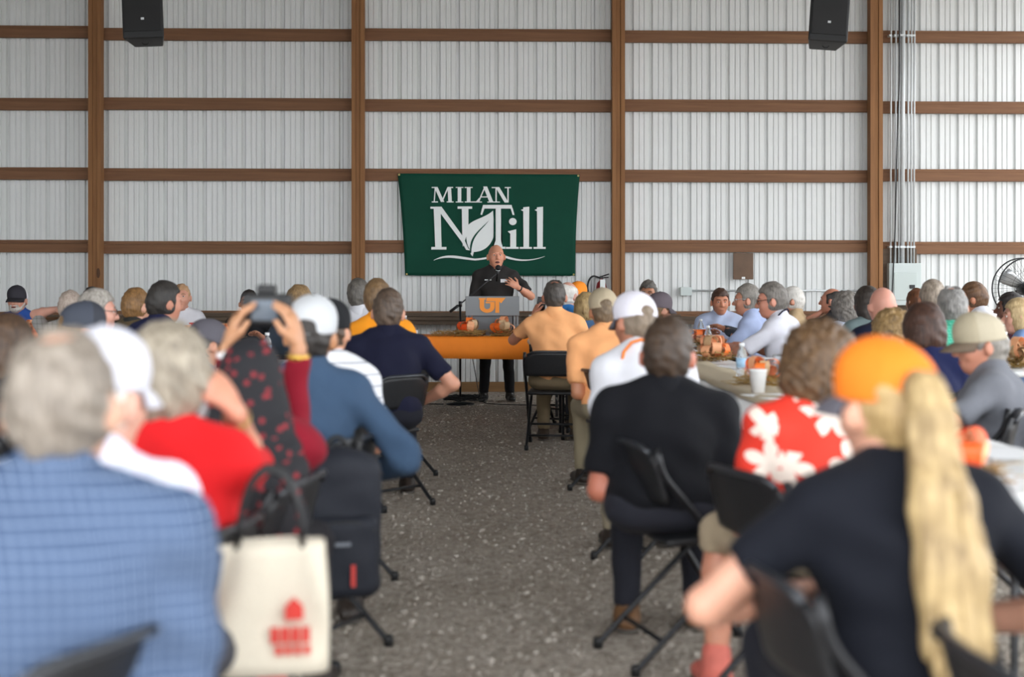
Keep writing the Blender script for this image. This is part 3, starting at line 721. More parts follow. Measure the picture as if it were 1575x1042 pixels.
def cap_mesh(par, T, R, s, m_back, m_front, m_brim, yaw=0, tilt=0, opening=True, v=.006, front_y=.02, logo=None):
    """baseball cap: crown (front panels and back panels), brim, button, strap opening at the back"""
    Rc = R @ rotm(tilt, 0, yaw)
    F = Field(); F.ell((0, -.006, .030), (.090, .112, .112)); F.ell((0, .035, .075), (.074, .066, .064), None, .04)
    F.box((0, 0, -.185), (.3, .3, .20), .005, None, .004, True)
    if opening: F.ell((0, -.118, .044), (.036, .035, .024), None, .006, True); F.ell((0, -.118, .034), (.034, .035, .012), None, .006, True)
    def seam(X, Y, Z): return -.0010*np.cos(3*np.arctan2(X, Y+.006))**24+.0006*np.sin(40*X+11*Z)*np.sin(35*Y+20*Z)
    V, Q = F.mesh(v, seam)
    mi = (V[Q].mean(1)[:, 1] > front_y).astype(int)
    o = sdf_obj('cap', V*s @ Rc.T+T, Q, [m_back, m_front], par, mi)
    def L(p): return Vector(T+Rc @ (np.array(p)*s))
    bm = bmesh.new(); g = {}; NA, NR = 16, 6
    for i in range(NA+1):
        a = math.radians(-78+156*i/NA)
        for j in range(NR+1):
            t = j/NR; bx_ = .084*math.sin(a); by_ = -.004+.104*math.cos(a)
            ox = .088*math.sin(a)*(1-.06*t); oy = by_+.075*t*max(0, math.cos(a))**.55
            x = bx_*(1-t)+ox*t; z = .022-.020*t*t-.9*x*x*t*1.5-.012*t
            g[i, j] = bm.verts.new(L((x, oy, z)))
    for i in range(NA):
        for j in range(NR): bm.faces.new((g[i, j], g[i, j+1], g[i+1, j+1], g[i+1, j]))
    solid(bm, .004); obj('brim', bm, m_brim, o, True)
    bm = bmesh.new(); bmesh.ops.create_uvsphere(bm, u_segments=10, v_segments=6, radius=.008*s, matrix=Matrix.Translation(L((0, 0, .143)))); obj('button', bm, m_brim, o, True)
    if logo:
        bm = bmesh.new(); bmesh.ops.create_uvsphere(bm, u_segments=10, v_segments=6, radius=1)
        for q in bm.verts: q.co = L((q.co.x*.028, .1+q.co.y*.006-.5*(q.co.x*.028)**2, .075+q.co.z*.018))
        obj('emblem', bm, logo, o, True)
    return o
def add_hand(F, w, d, n, side, s=1.0, curl=.35, spread=.0, thumb=.6):
    """palm, four unequal bent fingers and a thumb leaving the side of the palm; d: finger direction, n: palm normal"""
    w = np.array(w, float); d = np.array(d, float); d /= np.linalg.norm(d); n = np.array(n, float); n = n-d*np.dot(n, d); n /= np.linalg.norm(n)
    x = np.cross(d, n)*side      # towards the thumb
    F.cone(w-d*.01, w+d*.04*s, .024*s, .034*s, .012, n, 1.7); F.cone(w+d*.04*s, w+d*.075*s, .036*s, .036*s, .015, n, 2.3)
    for i, (o, ln) in enumerate(((.030, .068), (.010, .078), (-.010, .073), (-.029, .058))):
        b = w+d*(.088 if i in (1, 2) else .082)*s+x*o*s
        d1 = d*math.cos(curl)+n*math.sin(curl)+x*spread*(1.5-i)*.5; d1 /= np.linalg.norm(d1)
        m = b+d1*ln*.52*s; d2 = d*math.cos(curl*2.3)+n*math.sin(curl*2.3)+x*spread*(1.5-i)*.4; d2 /= np.linalg.norm(d2)
        F.cone(b-d*.015*s, m, .0098*s, .0088*s, .005); F.cone(m, m+d2*ln*.52*s, .0088*s, .0072*s, .005)
    b = w+d*.025*s+x*.028*s; t1 = d*.65+x*thumb+n*.35; t1 /= np.linalg.norm(t1); m = b+t1*.045*s
    t2 = d*.85+x*thumb*.35+n*.3; t2 /= np.linalg.norm(t2)
    F.cone(b, m, .014*s, .0115*s, .012); F.cone(m, m+t2*.036*s, .0112*s, .009*s, .006)
ARMS = {'lap': ((.12, .26, .60), (.4, -.9, -.4)), 'table': ((.14, .40, .79), (.6, -.4, -.9)), 'down': ((.24, .10, .52), (1, -1, 0)),
        'cross': ((-.03, .20, .70), (1, -.2, -.6)), 'forward': ((.14, .44, .80), (.8, -.2, -1))}
NP = [0]
def person(label, px, Y, zt, face=0, lean=6, side=0, build=1.0, hs=1.0, head=(0, 0, 0), skin_c='#c99a80', shirt=None, sleeve=.6, collar='polo', collar_m=None,
           pants='#2b2d33', arms=('lap', 'lap'), hair=None, cap=None, feat=None, v=.013, cv=.017, stand=False, legs=None, shoe=None, chair_face=None, chair_label=None, chair_off=(0, 0),
           hands=None, belly=0, fat=1.0, neck=1.0, foldamp=.0062, shorts=False, bust=0, twist=0, pants_m=None):
    NP[0] += 1; seed = NP[0]
    DZ = .42 if stand else 0
    hip = np.array((0, 0, .53+DZ)); Rt = rotm(-math.radians(lean), math.radians(side), math.radians(twist))
    up0 = .53      # rest-pose reference heights of the torso
    Rh = Rt @ rotm(math.radians(lean)*.85, 0, 0) @ rotm(0, 0, math.radians(head[0])) @ rotm(-math.radians(head[1]), math.radians(head[2]), 0)
    nk0 = np.array((0, .0, 1.08-up0))
    def headpos(kt):
        a = hip+Rt @ (nk0*np.array((1, 1, kt)))
        return a, a+Rh @ (np.array((0, .022, .092))*hs)
    top = lambda kt: (headpos(kt)[1]+Rh @ (np.array((0, -.01, .12))*hs))[2]
    z1 = top(1.0); z0 = top(.8); kt = 1.0+(zt-z1)/((z1-z0)/.2); kt = min(1.18, max(.72, kt))
    def T(p): return hip+Rt @ ((np.array(p, float)-np.array((0, 0, up0)))*np.array((1, 1, kt)))
    nk, H = headpos(kt)
    b = build
    Rz = rotm(0, 0, math.radians(face))
    hw = np.array(P(px, 433, Y)); off = Rz @ np.array((H[0], H[1], 0)); loc = (hw[0]-off[0], hw[1]-off[1], 0)
    root = empty('person', loc, math.radians(face)); tag(root, label, 'person')
    # ---- arms
    J = []
    for i, sd in enumerate((-1, 1)):          # left, right
        a = arms[i]; S = T((sd*.172*b, -.008, .950))
        if isinstance(a, str):
            t, hnt = ARMS[a]; t = (sd*t[0], t[1], t[2]+DZ); hnt = (sd*hnt[0], hnt[1], hnt[2])
        else: t, hnt = a
        E, W = ik(S, t, .285, .255, hnt); J.append((S, np.array(E), np.array(W), sd))
    def torso(F, g, k):
        F.ell(T((0, 0, .56)), (.165*b+g, .125*b+g, .10+g), Rt, k)
        F.cone(T((0, .005+belly*.5, .62)), T((0, 0, .80)), (.145*b+g), (.150*b+g), k, Rt @ np.array((0, 1, 0)), 1.22)
        if belly: F.ell(T((0, .06+belly, .68)), (.13*b+g, .10+g, .12+g), Rt, .06)
        F.ell(T((0, -.005, .865)), (.164*b+g, .112*b+g, .15*kt+g), Rt, k)
        if bust:
            for x in (-1, 1): F.ell(T((x*.075, .085, .87)), (.06+g, .05+g, .06+g), Rt, .04)
        F.cone(T((-.13*b, -.012, .950)), T((.13*b, -.012, .950)), .060+g, .060+g, k)
        for x in (-1, 1): F.cone(T((x*.028, -.014, 1.040)), T((x*.145*b, -.012, .958)), .046+g, .050+g, k)
    B = Field(); torso(B, 0, .04)
    B.cone(T((0, -.012, 1.01)), nk, .058*neck, .054*neck, .03); B.cone(nk, H+Rh @ np.array((0, -.012, -.04))*hs, .054*neck, .054*neck, .02)
    add_head(B, H, Rh, hs, fat)
    for i, (S, E, W, sd) in enumerate(J):
        B.cone(S, E, .049*math.sqrt(b), .038*math.sqrt(b), .025); B.cone(E, E+(W-E)*.35, .039*math.sqrt(b), .040*math.sqrt(b), .015); B.cone(E+(W-E)*.35, W, .040*math.sqrt(b), .025, .015)
        hd = (hands or {}).get(i, {}); d = hd.get('d'); d = (W-E) if d is None else d
        n = hd.get('n', (0, .2, -1)); add_hand(B, W, d, n, -sd if hd.get('flip') else sd, .98, hd.get('curl', .4), hd.get('spread', .1), hd.get('thumb', .6))
    V, Q = B.mesh(v); body = sdf_obj('body', V, Q, skin(skin_c), root)
    # ---- shirt
    if shirt is not None:
        F = Field(); torso(F, .013, .05)
        for S, E, W, sd in J:
            if sleeve <= 1: F.cone(S, S+(E-S)*sleeve, .058*math.sqrt(b), .060*math.sqrt(b), .03, cap=True)
            else:
                F.cone(S, E, .060*math.sqrt(b), .051*math.sqrt(b), .03); e2 = E+(W-E)*min(1, sleeve-1); F.cone(E, e2, .051*math.sqrt(b), .036, .02, cap=True)
        if collar in ('polo', 'shirt'): pass
        zc = hip[2]-.075
        V, Q = F.mesh(cv, fold(foldamp, seed), lambda X, Y, Z: zc-Z)
        so = sdf_obj('shirt', V, Q, shirt, root)
        if collar in ('polo', 'shirt', 'tee'):
            G = Field(); hgt = {'polo': .040, 'shirt': .048, 'tee': .012}[collar]; c0 = T((0, -.010, 1.045)); ax = (nk-c0); ax = ax/np.linalg.norm(ax)
            G.cone(c0-ax*.02, c0+ax*hgt, .074*neck, .069*neck, .01, cap=True)
            if collar != 'tee': G.cone(c0+ax*(hgt-.035), c0+ax*(hgt-.012), .078*neck, .072*neck, .01, cap=True); G.ell(c0+Rt @ np.array((0, .075, .02)), (.02, .04, .05), Rt, .01, True)
            V, Q = G.mesh(.009 if Y < 9 else .012); sdf_obj('collar', V, Q, collar_m or shirt, so)
    # ---- trousers and shoes
    F = Field()
    if stand: lg = legs or [((-.095, .02, .52), (-.11, -.02, .09)), ((.095, .02, .52), (.12, -.02, .09))]
    else: lg = legs or [((-.12, .42, .50), (-.12, .40, .09)), ((.13, .42, .50), (.14, .46, .09))]
    F.ell(hip+np.array((0, 0, .01)), (.172*b, .130*b, .105), None, .04)
    if not stand: F.ell((0, -.03, .50), (.175*b, .12, .055), None, .03)
    for i, (kn, an) in enumerate(lg):
        kn, an = np.array(kn, float), np.array(an, float); hp = np.array(((-1, 1)[i]*.088*b, 0, .53+DZ))
        F.cone(hp, kn, .086*b, .064*math.sqrt(b), .03)
        if shorts: F.cone(kn, kn+(an-kn)*.18, .066, .068, .02, cap=True)
        else: F.cone(kn, an, .062*math.sqrt(b), .052, .03, cap=True)
        if shorts:
            G = Field(); G.cone(kn, kn+(an-kn)*.35, .050, .054, .02); G.cone(kn+(an-kn)*.35, an-np.array((0, 0, .03)), .054, .036, .02)
            V, Q = G.mesh(.010); sdf_obj('lower_leg', V, Q, skin(skin_c), root)
        G = Field(); ft = np.array((an[0]*1.12, an[1]+.15, .035)); hl = np.array((an[0], an[1]-.05, .04))
        G.cone(hl, ft, .044, .040, .02, (0, 0, 1), 1.25); G.cone(an, hl+np.array((0, .04, .02)), .046, .05, .03)
        V, Q = G.mesh(.014, None, lambda X, Y_, Z: .004-Z); so2 = sdf_obj('shoe', V, Q, shoe or M_shoe, root)
        G = Field(); G.cone((hl[0], hl[1], .012), (ft[0], ft[1], .012), .047, .044, .01, (0, 0, 1), 3.5); V, Q = G.mesh(.014, None, lambda X, Y_, Z: .001-Z); sdf_obj('sole', V, Q, M_sole, so2)
    V, Q = F.mesh(.021, fold(.003, seed+50)); sdf_obj('trousers', V, Q, pants_m or cloth(pants), root)
    if hair: hair_mesh(root, H, Rh, hs, 'crop' if cap and hair[0] == 'short' else hair[0], hair[1], .007 if Y < 9 else .0095, seed)
    if cap: cap_mesh(root, H, Rh, hs, *cap['m'], yaw=math.radians(cap.get('yaw', 0)), tilt=math.radians(cap.get('tilt', 0)), opening=cap.get('open', True), v=.0075 if Y < 8 else .010, front_y=cap.get('fy', .02), logo=cap.get('logo'))
    if feat is not None: face_bits(root, H, Rh, hs, lid=skin(skin_c), **feat)
    if not stand and chair_label != '':
        cf = face if chair_face is None else chair_face
        Rc = rotm(0, 0, math.radians(cf)); o2 = Rc @ np.array((chair_off[0], chair_off[1], 0))
        chair(loc[0]+o2[0], loc[1]+o2[1], math.radians(cf), chair_label or 'black folding chair under the '+label.replace('man ', 'man ', 1))
    return dict(root=root, H=H, Rh=Rh, J=J, T=T, hs=hs, hip=hip, Rt=Rt, loc=loc)
def world_of(pr, p):
    return pr['root'].matrix_basis @ Vector(p)
def band(pr, i, t, r, w, m, name, face_m=None):
    """watch or bracelet around forearm i at fraction t"""
    S, E, W, sd = pr['J'][i]; c = Vector(E+(W-E)*t); ax = Vector(W-E).normalized(); u = ax.orthogonal().normalized(); v_ = ax.cross(u)
    bm = bmesh.new(); ring = [[bm.verts.new(c+ax*o+(u*math.cos(a)+v_*math.sin(a))*r) for a in np.linspace(0, 2*PI, 18, endpoint=False)] for o in (-w/2, w/2)]
    for k in range(18): bm.faces.new((ring[0][k], ring[0][(k+1) % 18], ring[1][(k+1) % 18], ring[1][k]))
    solid(bm, -.003); o = obj(name, bm, m, pr['root'], True)
    if face_m:
        bm = bmesh.new(); d = (Vector((0, -1, .2))-ax*Vector((0, -1, .2)).dot(ax)).normalized()
        tube(bm, [c+d*r, c+d*(r+.009)], .017, 14); obj('watch_face', bm, face_m, o)
# ================================================================ tables
M_tabw = plain('table_white', '#d5d6d6', .4, 0, .05, 12, .06)
M_leg = plain('table_leg', '#5d6064', .4, .5)
def make_table(L=2.44, W=.76):
    r = empty('folding_table'); bm = bmesh.new(); bx(bm, -W/2, W/2, -L/2, L/2, .70, .74, .012); obj('tabletop', bm, M_tabw, r, True)
    for sy in (-1, 1):
        y = sy*(L/2-.28)
        for sx in (-1, 1):
            bm = bmesh.new(); tube(bm, [(sx*(W/2-.1), y, .70), (sx*(W/2-.1), y, 0)], .014, 8); obj('leg', bm, M_leg, r, True)
        bm = bmesh.new(); tube(bm, [(-(W/2-.1), y, .18), (W/2-.1, y, .18)], .010, 8); obj('crossbar', bm, M_leg, r, True)
        bm = bmesh.new(); tube(bm, [(0, y, .68), (0, y-sy*.45, .69)], .008, 6); obj('brace', bm, M_leg, r, True)
    return r
tab0 = make_table(); TU = 1.46
tl = ['white folding table nearest the camera on the right, beside the blonde ponytail', 'white folding table beside the woman in the red floral top', 'white folding table in front of the man in the white polo shirt and glasses', 'white folding table farthest along the right row']
for i in range(4):
    o = tab0 if i == 0 else dup(tab0); o.location = (TU, 2.36+1.22+i*2.445, 0); tag(o, tl[i], 'table', 'white folding tables')
tl = ['white folding table on the left beside the woman taking a photo', 'white folding table on the left beside the man in the dark navy polo']
for i in range(2):
    o = dup(tab0); o.location = (-1.28, 6.55+i*2.445, 0); tag(o, tl[i], 'table', 'white folding tables')
for (x, y, rz, lb) in ((-3.3, 13.0, PI/2, 'white folding table at the back left, across from the man in the white logo shirt'), (-5.75, 13.0, PI/2, 'white folding table at the far left before the bearded man'), (3.66, 10.0, 0, 'white folding table of the far right row, at the right edge'), (3.66, 12.45, 0, 'white folding table at the end of the far right row'), (1.75, 13.35, PI/2, 'white folding table crossing behind the right row near the wall')):
    o = dup(tab0); o.location = (x, y, 0); o.rotation_euler = (0, 0, rz); tag(o, lb, 'table', 'white folding tables')
# head table with its orange cloth
ht = P(742, 520, 14.1); HX, HY = ht.x, ht.y+.38
o = dup(tab0); o.location = (HX, HY, 0); o.rotation_euler = (0, 0, PI/2); tag(o, 'folding head table under the orange cloth in front of the speaker', 'table', 'white folding tables')
M_or = plain('orange_cloth', '#fb8a22', .8, 0, .15, 14, .06)
bm = bmesh.new(); g = {}; NX = 60; hwid = 1.24
prof = [(.40, -1), (.40, -.6), (.40, -.15), (.39, 0), (.0, 0), (-.39, 0), (-.40, -.15), (-.40, -.6), (-.40, -1)]
for i in range(NX+1):
    s = i/NX*2-1; x = s*(hwid+.012)
    drop = .215+.075*max(0, abs(s)-.55)/.45+.02*s
    for j, (y, t) in enumerate(prof):
        z = .746+(t*drop if t < 0 else 0)
        yy = y*(1+.0)+(math.copysign(1, y)*(.008+.012*math.sin(9*s+2)*(-t)) if t < 0 else 0)
        g[i, j] = bm.verts.new((x, yy, z))
for i in range(NX):
    for j in range(len(prof)-1): bm.faces.new((g[i, j], g[i, j+1], g[i+1, j+1], g[i+1, j]))
for s, i in ((-1, 0), (1, NX)):      # end drops
    a = [bm.verts.new((s*(hwid+.014), y, .746)) for y in np.linspace(-.39, .39, 8)]; b_ = [bm.verts.new((s*(hwid+.03), y, .746-.27)) for y in np.linspace(-.40, .40, 8)]
    for k in range(7): bm.faces.new((a[k], a[k+1], b_[k+1], b_[k]))
bmesh.ops.recalc_face_normals(bm, faces=bm.faces[:]); solid(bm, -.003)
o = obj('tablecloth', bm, M_or, None, True); o.location = (HX, HY, 0); tag(o, 'bright orange cloth draped over the head table', 'tablecloth')
# ---- lectern standing on the head table
lc = P(757, 505, 14.5); lec = empty('lectern', (lc.x, HY-.02, .75)); tag(lec, 'grey tabletop lectern with an orange logo on its front', 'lectern')
M_lec = plain('lectern_grey', '#7c7f82', .45, 0, 0, 5, .04); M_lec2 = plain('lectern_dark_grey', '#6a6e72', .5, 0, 0, 5, .04)  # lower body panel in a darker grey than the front panel
box('front_panel', (-.27, .27, -.19, -.17, .205, .40), M_lec, lec, .004)
bm = bmesh.new(); bx(bm, -.27, .27, -.17, .20, .385, .40)
for v in bm.verts: v.co.z -= .04 if v.co.y > 0 else 0
obj('reading_shelf', bm, M_lec, lec)
box('body', (-.20, .20, -.14, -.12, 0, .22), M_lec2, lec, .003)
for s in (-1, 1):
    for xx in (.222, .252): box('upright', (s*xx-.011, s*xx+.011, -.15, -.128, 0, .21), M_lec, lec, .003)
    box('foot', (s*.237-.04, s*.237+.04, -.17, .15, -.002, .012), M_lec, lec, .003)
    box('side_panel', (s*.265-.005, s*.265+.005, -.17, .19, .21, .39), M_lec, lec, .002)
def lp(cx, cy, dy=0): 
    return Vector(((cx-722)/5.208/152*1.0, -.192-dy, .40-(cy-85)/5.208/152*1.0*1.02))
def half_ring(cx, cy, ro, ri, sy, a0, a1, n=12):
    o = [(math.cos(math.radians(a0+(a1-a0)*k/n)), math.sin(math.radians(a0+(a1-a0)*k/n))*sy) for k in range(n+1)]
    return [[(cx+o[k][0]*ro, cy+o[k][1]*ro), (cx+o[k+1][0]*ro, cy+o[k+1][1]*ro), (cx+o[k+1][0]*ri, cy+o[k+1][1]*ri), (cx+o[k][0]*ri, cy+o[k][1]*ri)] for k in range(n)]
M_lo = plain('logo_orange', '#f5921f', .5, 0, 0, 8, .03)
flat([RECT(614, 98, 668, 111), RECT(620, 111, 656, 166), RECT(704, 140, 740, 166), RECT(668, 128, 740, 140)], 'logo_u', M_lo, lec, lp, .003)
flat(half_ring(680, 166, 60, 24, .80, 0, 180), 'logo_bowl', M_lo, lec, lp, .003)
flat([[(676, 97), (826, 97), (790, 140), (774, 124), (672, 124)], [(744, 124), (776, 124), (776, 214), (744, 214)]], 'logo_t', M_lo, lec, lp, .004)
# ---- boom microphone stand
mb = P(704, 612, 15.0); ms = empty('microphone_stand', (mb.x, mb.y, 0)); tag(ms, 'black boom microphone stand left of the lectern', 'microphone stand')
zt_ = P(710, 468, 15.0).z; xo = P(708, 468, 15.0).x-mb.x
bm = bmesh.new(); tube(bm, [(xo, 0, .02), (xo, 0, zt_)], .011, 8); obj('pole', bm, M_blk2, ms, True)
bm = bmesh.new(); lathe(bm, [(0, 0), (.15, 0), (.15, .012), (.04, .03), (0, .03)], 24, (xo, 0, 0)); obj('base', bm, M_blk2, ms, True)
hd = Vector(P(766, 414, 15.0))-Vector((mb.x, mb.y, 0)); cw = Vector(P(692, 480, 15.0))-Vector((mb.x, mb.y, 0))
hd.y = -.02+.0; cw.y = 0
bm = bmesh.new(); tube(bm, [cw, Vector((xo, 0, zt_)), hd-Vector((.02, 0, .05))], .007, 8); tube(bm, [cw, cw.lerp(Vector((xo, 0, zt_)), .8)], .016, 8); obj('boom', bm, M_blk2, ms, True)
bm = bmesh.new(); lathe(bm, [(0, -.03), (.018, -.03), (.018, .03), (0, .03)], 10, (xo, 0, zt_)); obj('clutch', bm, M_blk2, ms, True)
mic = empty('microphone', (mb.x+hd.x, mb.y+hd.y, hd.z)); tag(mic, 'black handheld microphone with round head before the speaker\'s mouth', 'microphone')
bm = bmesh.new(); lathe(bm, [(0, -.135), (.012, -.135), (.013, -.06), (.02, -.012), (0, -.012)], 14); obj('handle', bm, M_black, mic, True)
bm = bmesh.new(); bmesh.ops.create_uvsphere(bm, u_segments=16, v_segments=10, radius=.032, matrix=Matrix.Translation((0, 0, .012))); obj('mesh_head', bm, plain('mic_mesh', '#16171a', .55, .3, .5, 400), mic, True)
bm = bmesh.new(); tube(bm, [(.021*math.cos(t), .021*math.sin(t), -.012) for t in np.linspace(0, 2*PI, 16, endpoint=False)], .0045, 6, closed=True); obj('ring', bm, M_galv, mic, True)
mic.rotation_euler = (math.radians(18), math.radians(6), 0)
bm = bmesh.new(); rr = random.Random(5); pts = []
for i in range(150):
    a = i*.5; r_ = .10+.10*rr.random(); pts.append((.07+r_*1.25*math.cos(a), .02+r_*.9*math.sin(a), .03+.055*rr.random()*(1-abs(r_-.15)*4)+.02))
tube(bm, pts, .0055, 5); o = obj('coiled_cable', bm, M_black, None, True); o.location = (mb.x, mb.y-.06, .0); tag(o, 'tangled heap of black cable at the foot of the microphone stand', 'cable')
bm = bmesh.new(); a = P(718, 555, 15.0); tube(bm, round_path([(a.x, mb.y, .78), (a.x+.06, mb.y, .5), (a.x+.12, mb.y-.02, .15), (a.x+.16, mb.y-.05, .02), (a.x+.35, mb.y-.15, .012), (a.x+1.0, mb.y-.3, .012)], .2), .005, 6); tag(obj('lectern_cable', bm, M_black, None, True), 'thin black cable hanging from the head table to the gravel', 'cable')
bm = bmesh.new(); tube(bm, round_path([(mb.x-.15, mb.y-.08, .012), (mb.x-.5, mb.y-.05, .012), (mb.x-1.2, mb.y-.2, .012), (mb.x-2.0, mb.y+.1, .012)], .3), .006, 6); tag(obj('floor_cable', bm, M_black, None, True), 'black cable running left over the gravel from the microphone stand', 'cable')

# ================================================================ table things
M_hay = plain('straw', '#9a7c45', .9, 0, 0, 30, .3)
def ribbon_mat(n, c): return plain('ribbon_'+n, c, .55, 0, .1, 60, .12)
RB = [ribbon_mat('orange', '#ff7a2c'), ribbon_mat('peach', '#ffb385'), ribbon_mat('burlap', '#cbaa82'), ribbon_mat('deep', '#f0591a')]
def centre(x, y, z, label, s=1.0, seed=0, hay=.16, cols=(0, 1, 2, 0, 1), haylen=0):
    r = empty('centrepiece', (x, y, z), seed*1.3); tag(r, label, 'centrepiece', 'straw and ribbon centrepieces'); rr = random.Random(seed)
    bm = bmesh.new()
    for i in range(170):
        a = rr.uniform(0, 2*PI); l = rr.uniform(.06, .12)*s; cx, cy = rr.gauss(0, hay*.42*s), rr.gauss(0, hay*.32*s); cz = rr.uniform(.004, .055)*s
        if haylen: cx = rr.uniform(-haylen, haylen)
        d = Vector((math.cos(a), math.sin(a)*.7, rr.uniform(-.15, .35)))*l/2
        p = Vector((cx, cy, cz)); q = [p-d, p+d]
        for k in q: k.z = max(.003, k.z)
        tube(bm, q, .0016*s+.0004, 3, cap=False)
    h = obj('straw_bed', bm, M_hay, r); h['kind'] = 'stuff'
    n = 13
    for i in range(n):      # ribbon loops
        a = 2*PI*i/n*2.4+rr.uniform(-.3, .3); el = rr.uniform(.1, 1.35); R_ = rr.uniform(.07, .10)*s; w_ = .026*s
        d = Vector((math.cos(a)*math.cos(el), math.sin(a)*math.cos(el), math.sin(el))); u = d.cross(Vector((0, 0, 1))).normalized() if el < 1.3 else Vector((1, 0, 0)); n2 = u.cross(d)
        bm = bmesh.new(); rows = []
        for t in np.linspace(0, 2*PI, 22):
            c = Vector((0, 0, .05*s))+d*(R_*(1-math.cos(t))*.62)+n2*(R_*.42*math.sin(t)); rows.append((bm.verts.new(c-u*w_), bm.verts.new(c+u*w_)))
        for A, B in zip(rows, rows[1:]): bm.faces.new((A[0], A[1], B[1], B[0]))
        solid(bm, .0015); obj('ribbon_loop', bm, RB[cols[i % len(cols)]], r)
    return r
M_pet = None
def bottle_mats():
    m, nt, b = new_mat('clear_plastic'); b.inputs['Base Color'].default_value = (.93, .96, .98, 1); b.inputs['Roughness'].default_value = .08; b.inputs['Transmission Weight'].default_value = .85; b.inputs['IOR'].default_value = 1.2
    return m
M_pet = bottle_mats(); M_lab = plain('bottle_label', '#9fc3e0', .5, 0, 0, 30, .25); M_cap = plain('bottle_cap', '#e9ecee', .4)
def bottle(x, y, z, label):
    r = empty('water_bottle', (x, y, z)); tag(r, label, 'bottle', 'plastic water bottles')
    bm = bmesh.new(); lathe(bm, [(0, 0), (.028, 0), (.032, .008), (.032, .05), (.030, .055), (.032, .06), (.032, .125), (.026, .155), (.013, .178), (.013, .19), (0, .19)], 18); obj('bottle_body', bm, M_pet, r, True)
    bm = bmesh.new(); lathe(bm, [(.0328, .065), (.0328, .118)], 18); obj('label_band', bm, M_lab, r, True)
    bm = bmesh.new(); lathe(bm, [(0, .186), (.0155, .186), (.0155, .205), (0, .205)], 14); obj('bottle_cap', bm, M_cap, r, True)
M_foam = plain('foam_cup', '#ececec', .6, 0, .05, 90, .04)
def cup(x, y, z, label, m=None, straw=False):
    r = empty('cup', (x, y, z)); tag(r, label, 'cup'); m = m or M_foam
    bm = bmesh.new(); lathe(bm, [(0, 0), (.031, 0), (.044, .115), (.047, .117), (.045, .121), (.041, .115), (.028, .005), (0, .005)], 20); obj('cup_wall', bm, m, r, True)
    if straw:
        bm = bmesh.new(); tube(bm, [(-.01, 0, .01), (.03, .01, .19)], .004, 6); obj('straw', bm, M_black, r, True)
TZ = .741
def on(px, py_base, label, f, **kw):
    s = (py_base-433)/.56; Y = 2187.5/s; p = P(px, py_base, Y); return f(p.x, p.y, TZ, label, **kw)
on(1098, 556, 'peach and orange ribbon centrepiece on straw, beside a water bottle', centre, seed=1, cols=(1, 1, 2, 1, 0), s=1.25)
on(1172, 594, 'orange ribbon centrepiece behind the white foam cup', centre, seed=2, cols=(0, 1, 2, 0), s=1.0)
on(1487, 746, 'bright orange ribbon centrepiece near the blonde ponytail', centre, seed=3, cols=(0, 3, 1, 0, 2), s=.95)
on(1566, 566, 'brown burlap ribbon centrepiece at the right edge', centre, seed=4, cols=(2, 2, 1, 2), s=1.2)
on(1075, 532, 'small peach ribbon centrepiece left of the water bottle', centre, seed=5, cols=(1, 0, 1), s=1.0)
centre(P(297, 520, 13.0).x, 12.95, TZ, 'straw centrepiece beside the white shirt with a red logo', seed=6, cols=(2, 1, 2), s=1.0)
centre(P(345, 520, 13.0).x, 12.9, TZ, 'orange ribbon centrepiece left of the raised camera', seed=7, cols=(0, 1, 1), s=1.15)
centre(P(52, 520, 13.0).x, 13.1, TZ, 'orange ribbon centrepiece before the bearded man in blue', seed=8, cols=(1, 0, 1), s=1.25)
on(397, 560, 'peach ribbon centrepiece seen below the raised camera', centre, seed=9, cols=(1, 1, 0), s=.9)
centre(P(722, 520, 14.3).x, HY-.27, .75, 'orange and burlap ribbon centrepiece left of the lectern', seed=10, cols=(2, 0, 2, 3, 1), s=1.2)
centre(P(772, 520, 14.3).x, HY-.27, .75, 'peach and burlap ribbon centrepiece right of the lectern', seed=11, cols=(1, 2, 0, 2, 1), s=1.2)
hb = centre(P(706, 520, 14.3).x, HY-.25, .75, 'long straw bed spread along the head table', seed=12, cols=(2,), s=1.0, haylen=.26)
for ch in list(hb.children):
    if ch.name.startswith('ribbon_loop'): bpy.data.objects.remove(ch)
on(1089, 541, 'water bottle standing between the peach ribbons and the phone user', bottle)
on(1141, 583, 'water bottle in the middle of the right table, left of the cup', bottle)
bottle(P(1078, 500, 13.3).x, 13.25, TZ, 'water bottle in front of the frowning man')
on(1546, 556, 'water bottle at the right edge beside the grey shirt man', bottle)
on(411, 558, 'water bottle below the raised camera on the left table', bottle)
bottle(P(623, 500, 14.3).x, HY-.1, .75, 'water bottle on the head table beside the tent card')
on(1166, 606, 'white foam cup on the right table behind the navy shoulder', cup)
on(1200, 578, 'clear plastic cup with a black straw before the white shirt man', cup, m=M_pet, straw=True)
q_ = P(1553, 800, 2.95); cup(q_.x, q_.y, TZ, 'white foam cup at the near right beside the navy tee shirt')
M_paper = plain('printed_paper', '#e3e4e6', .8, 0, 0, 18, .06)
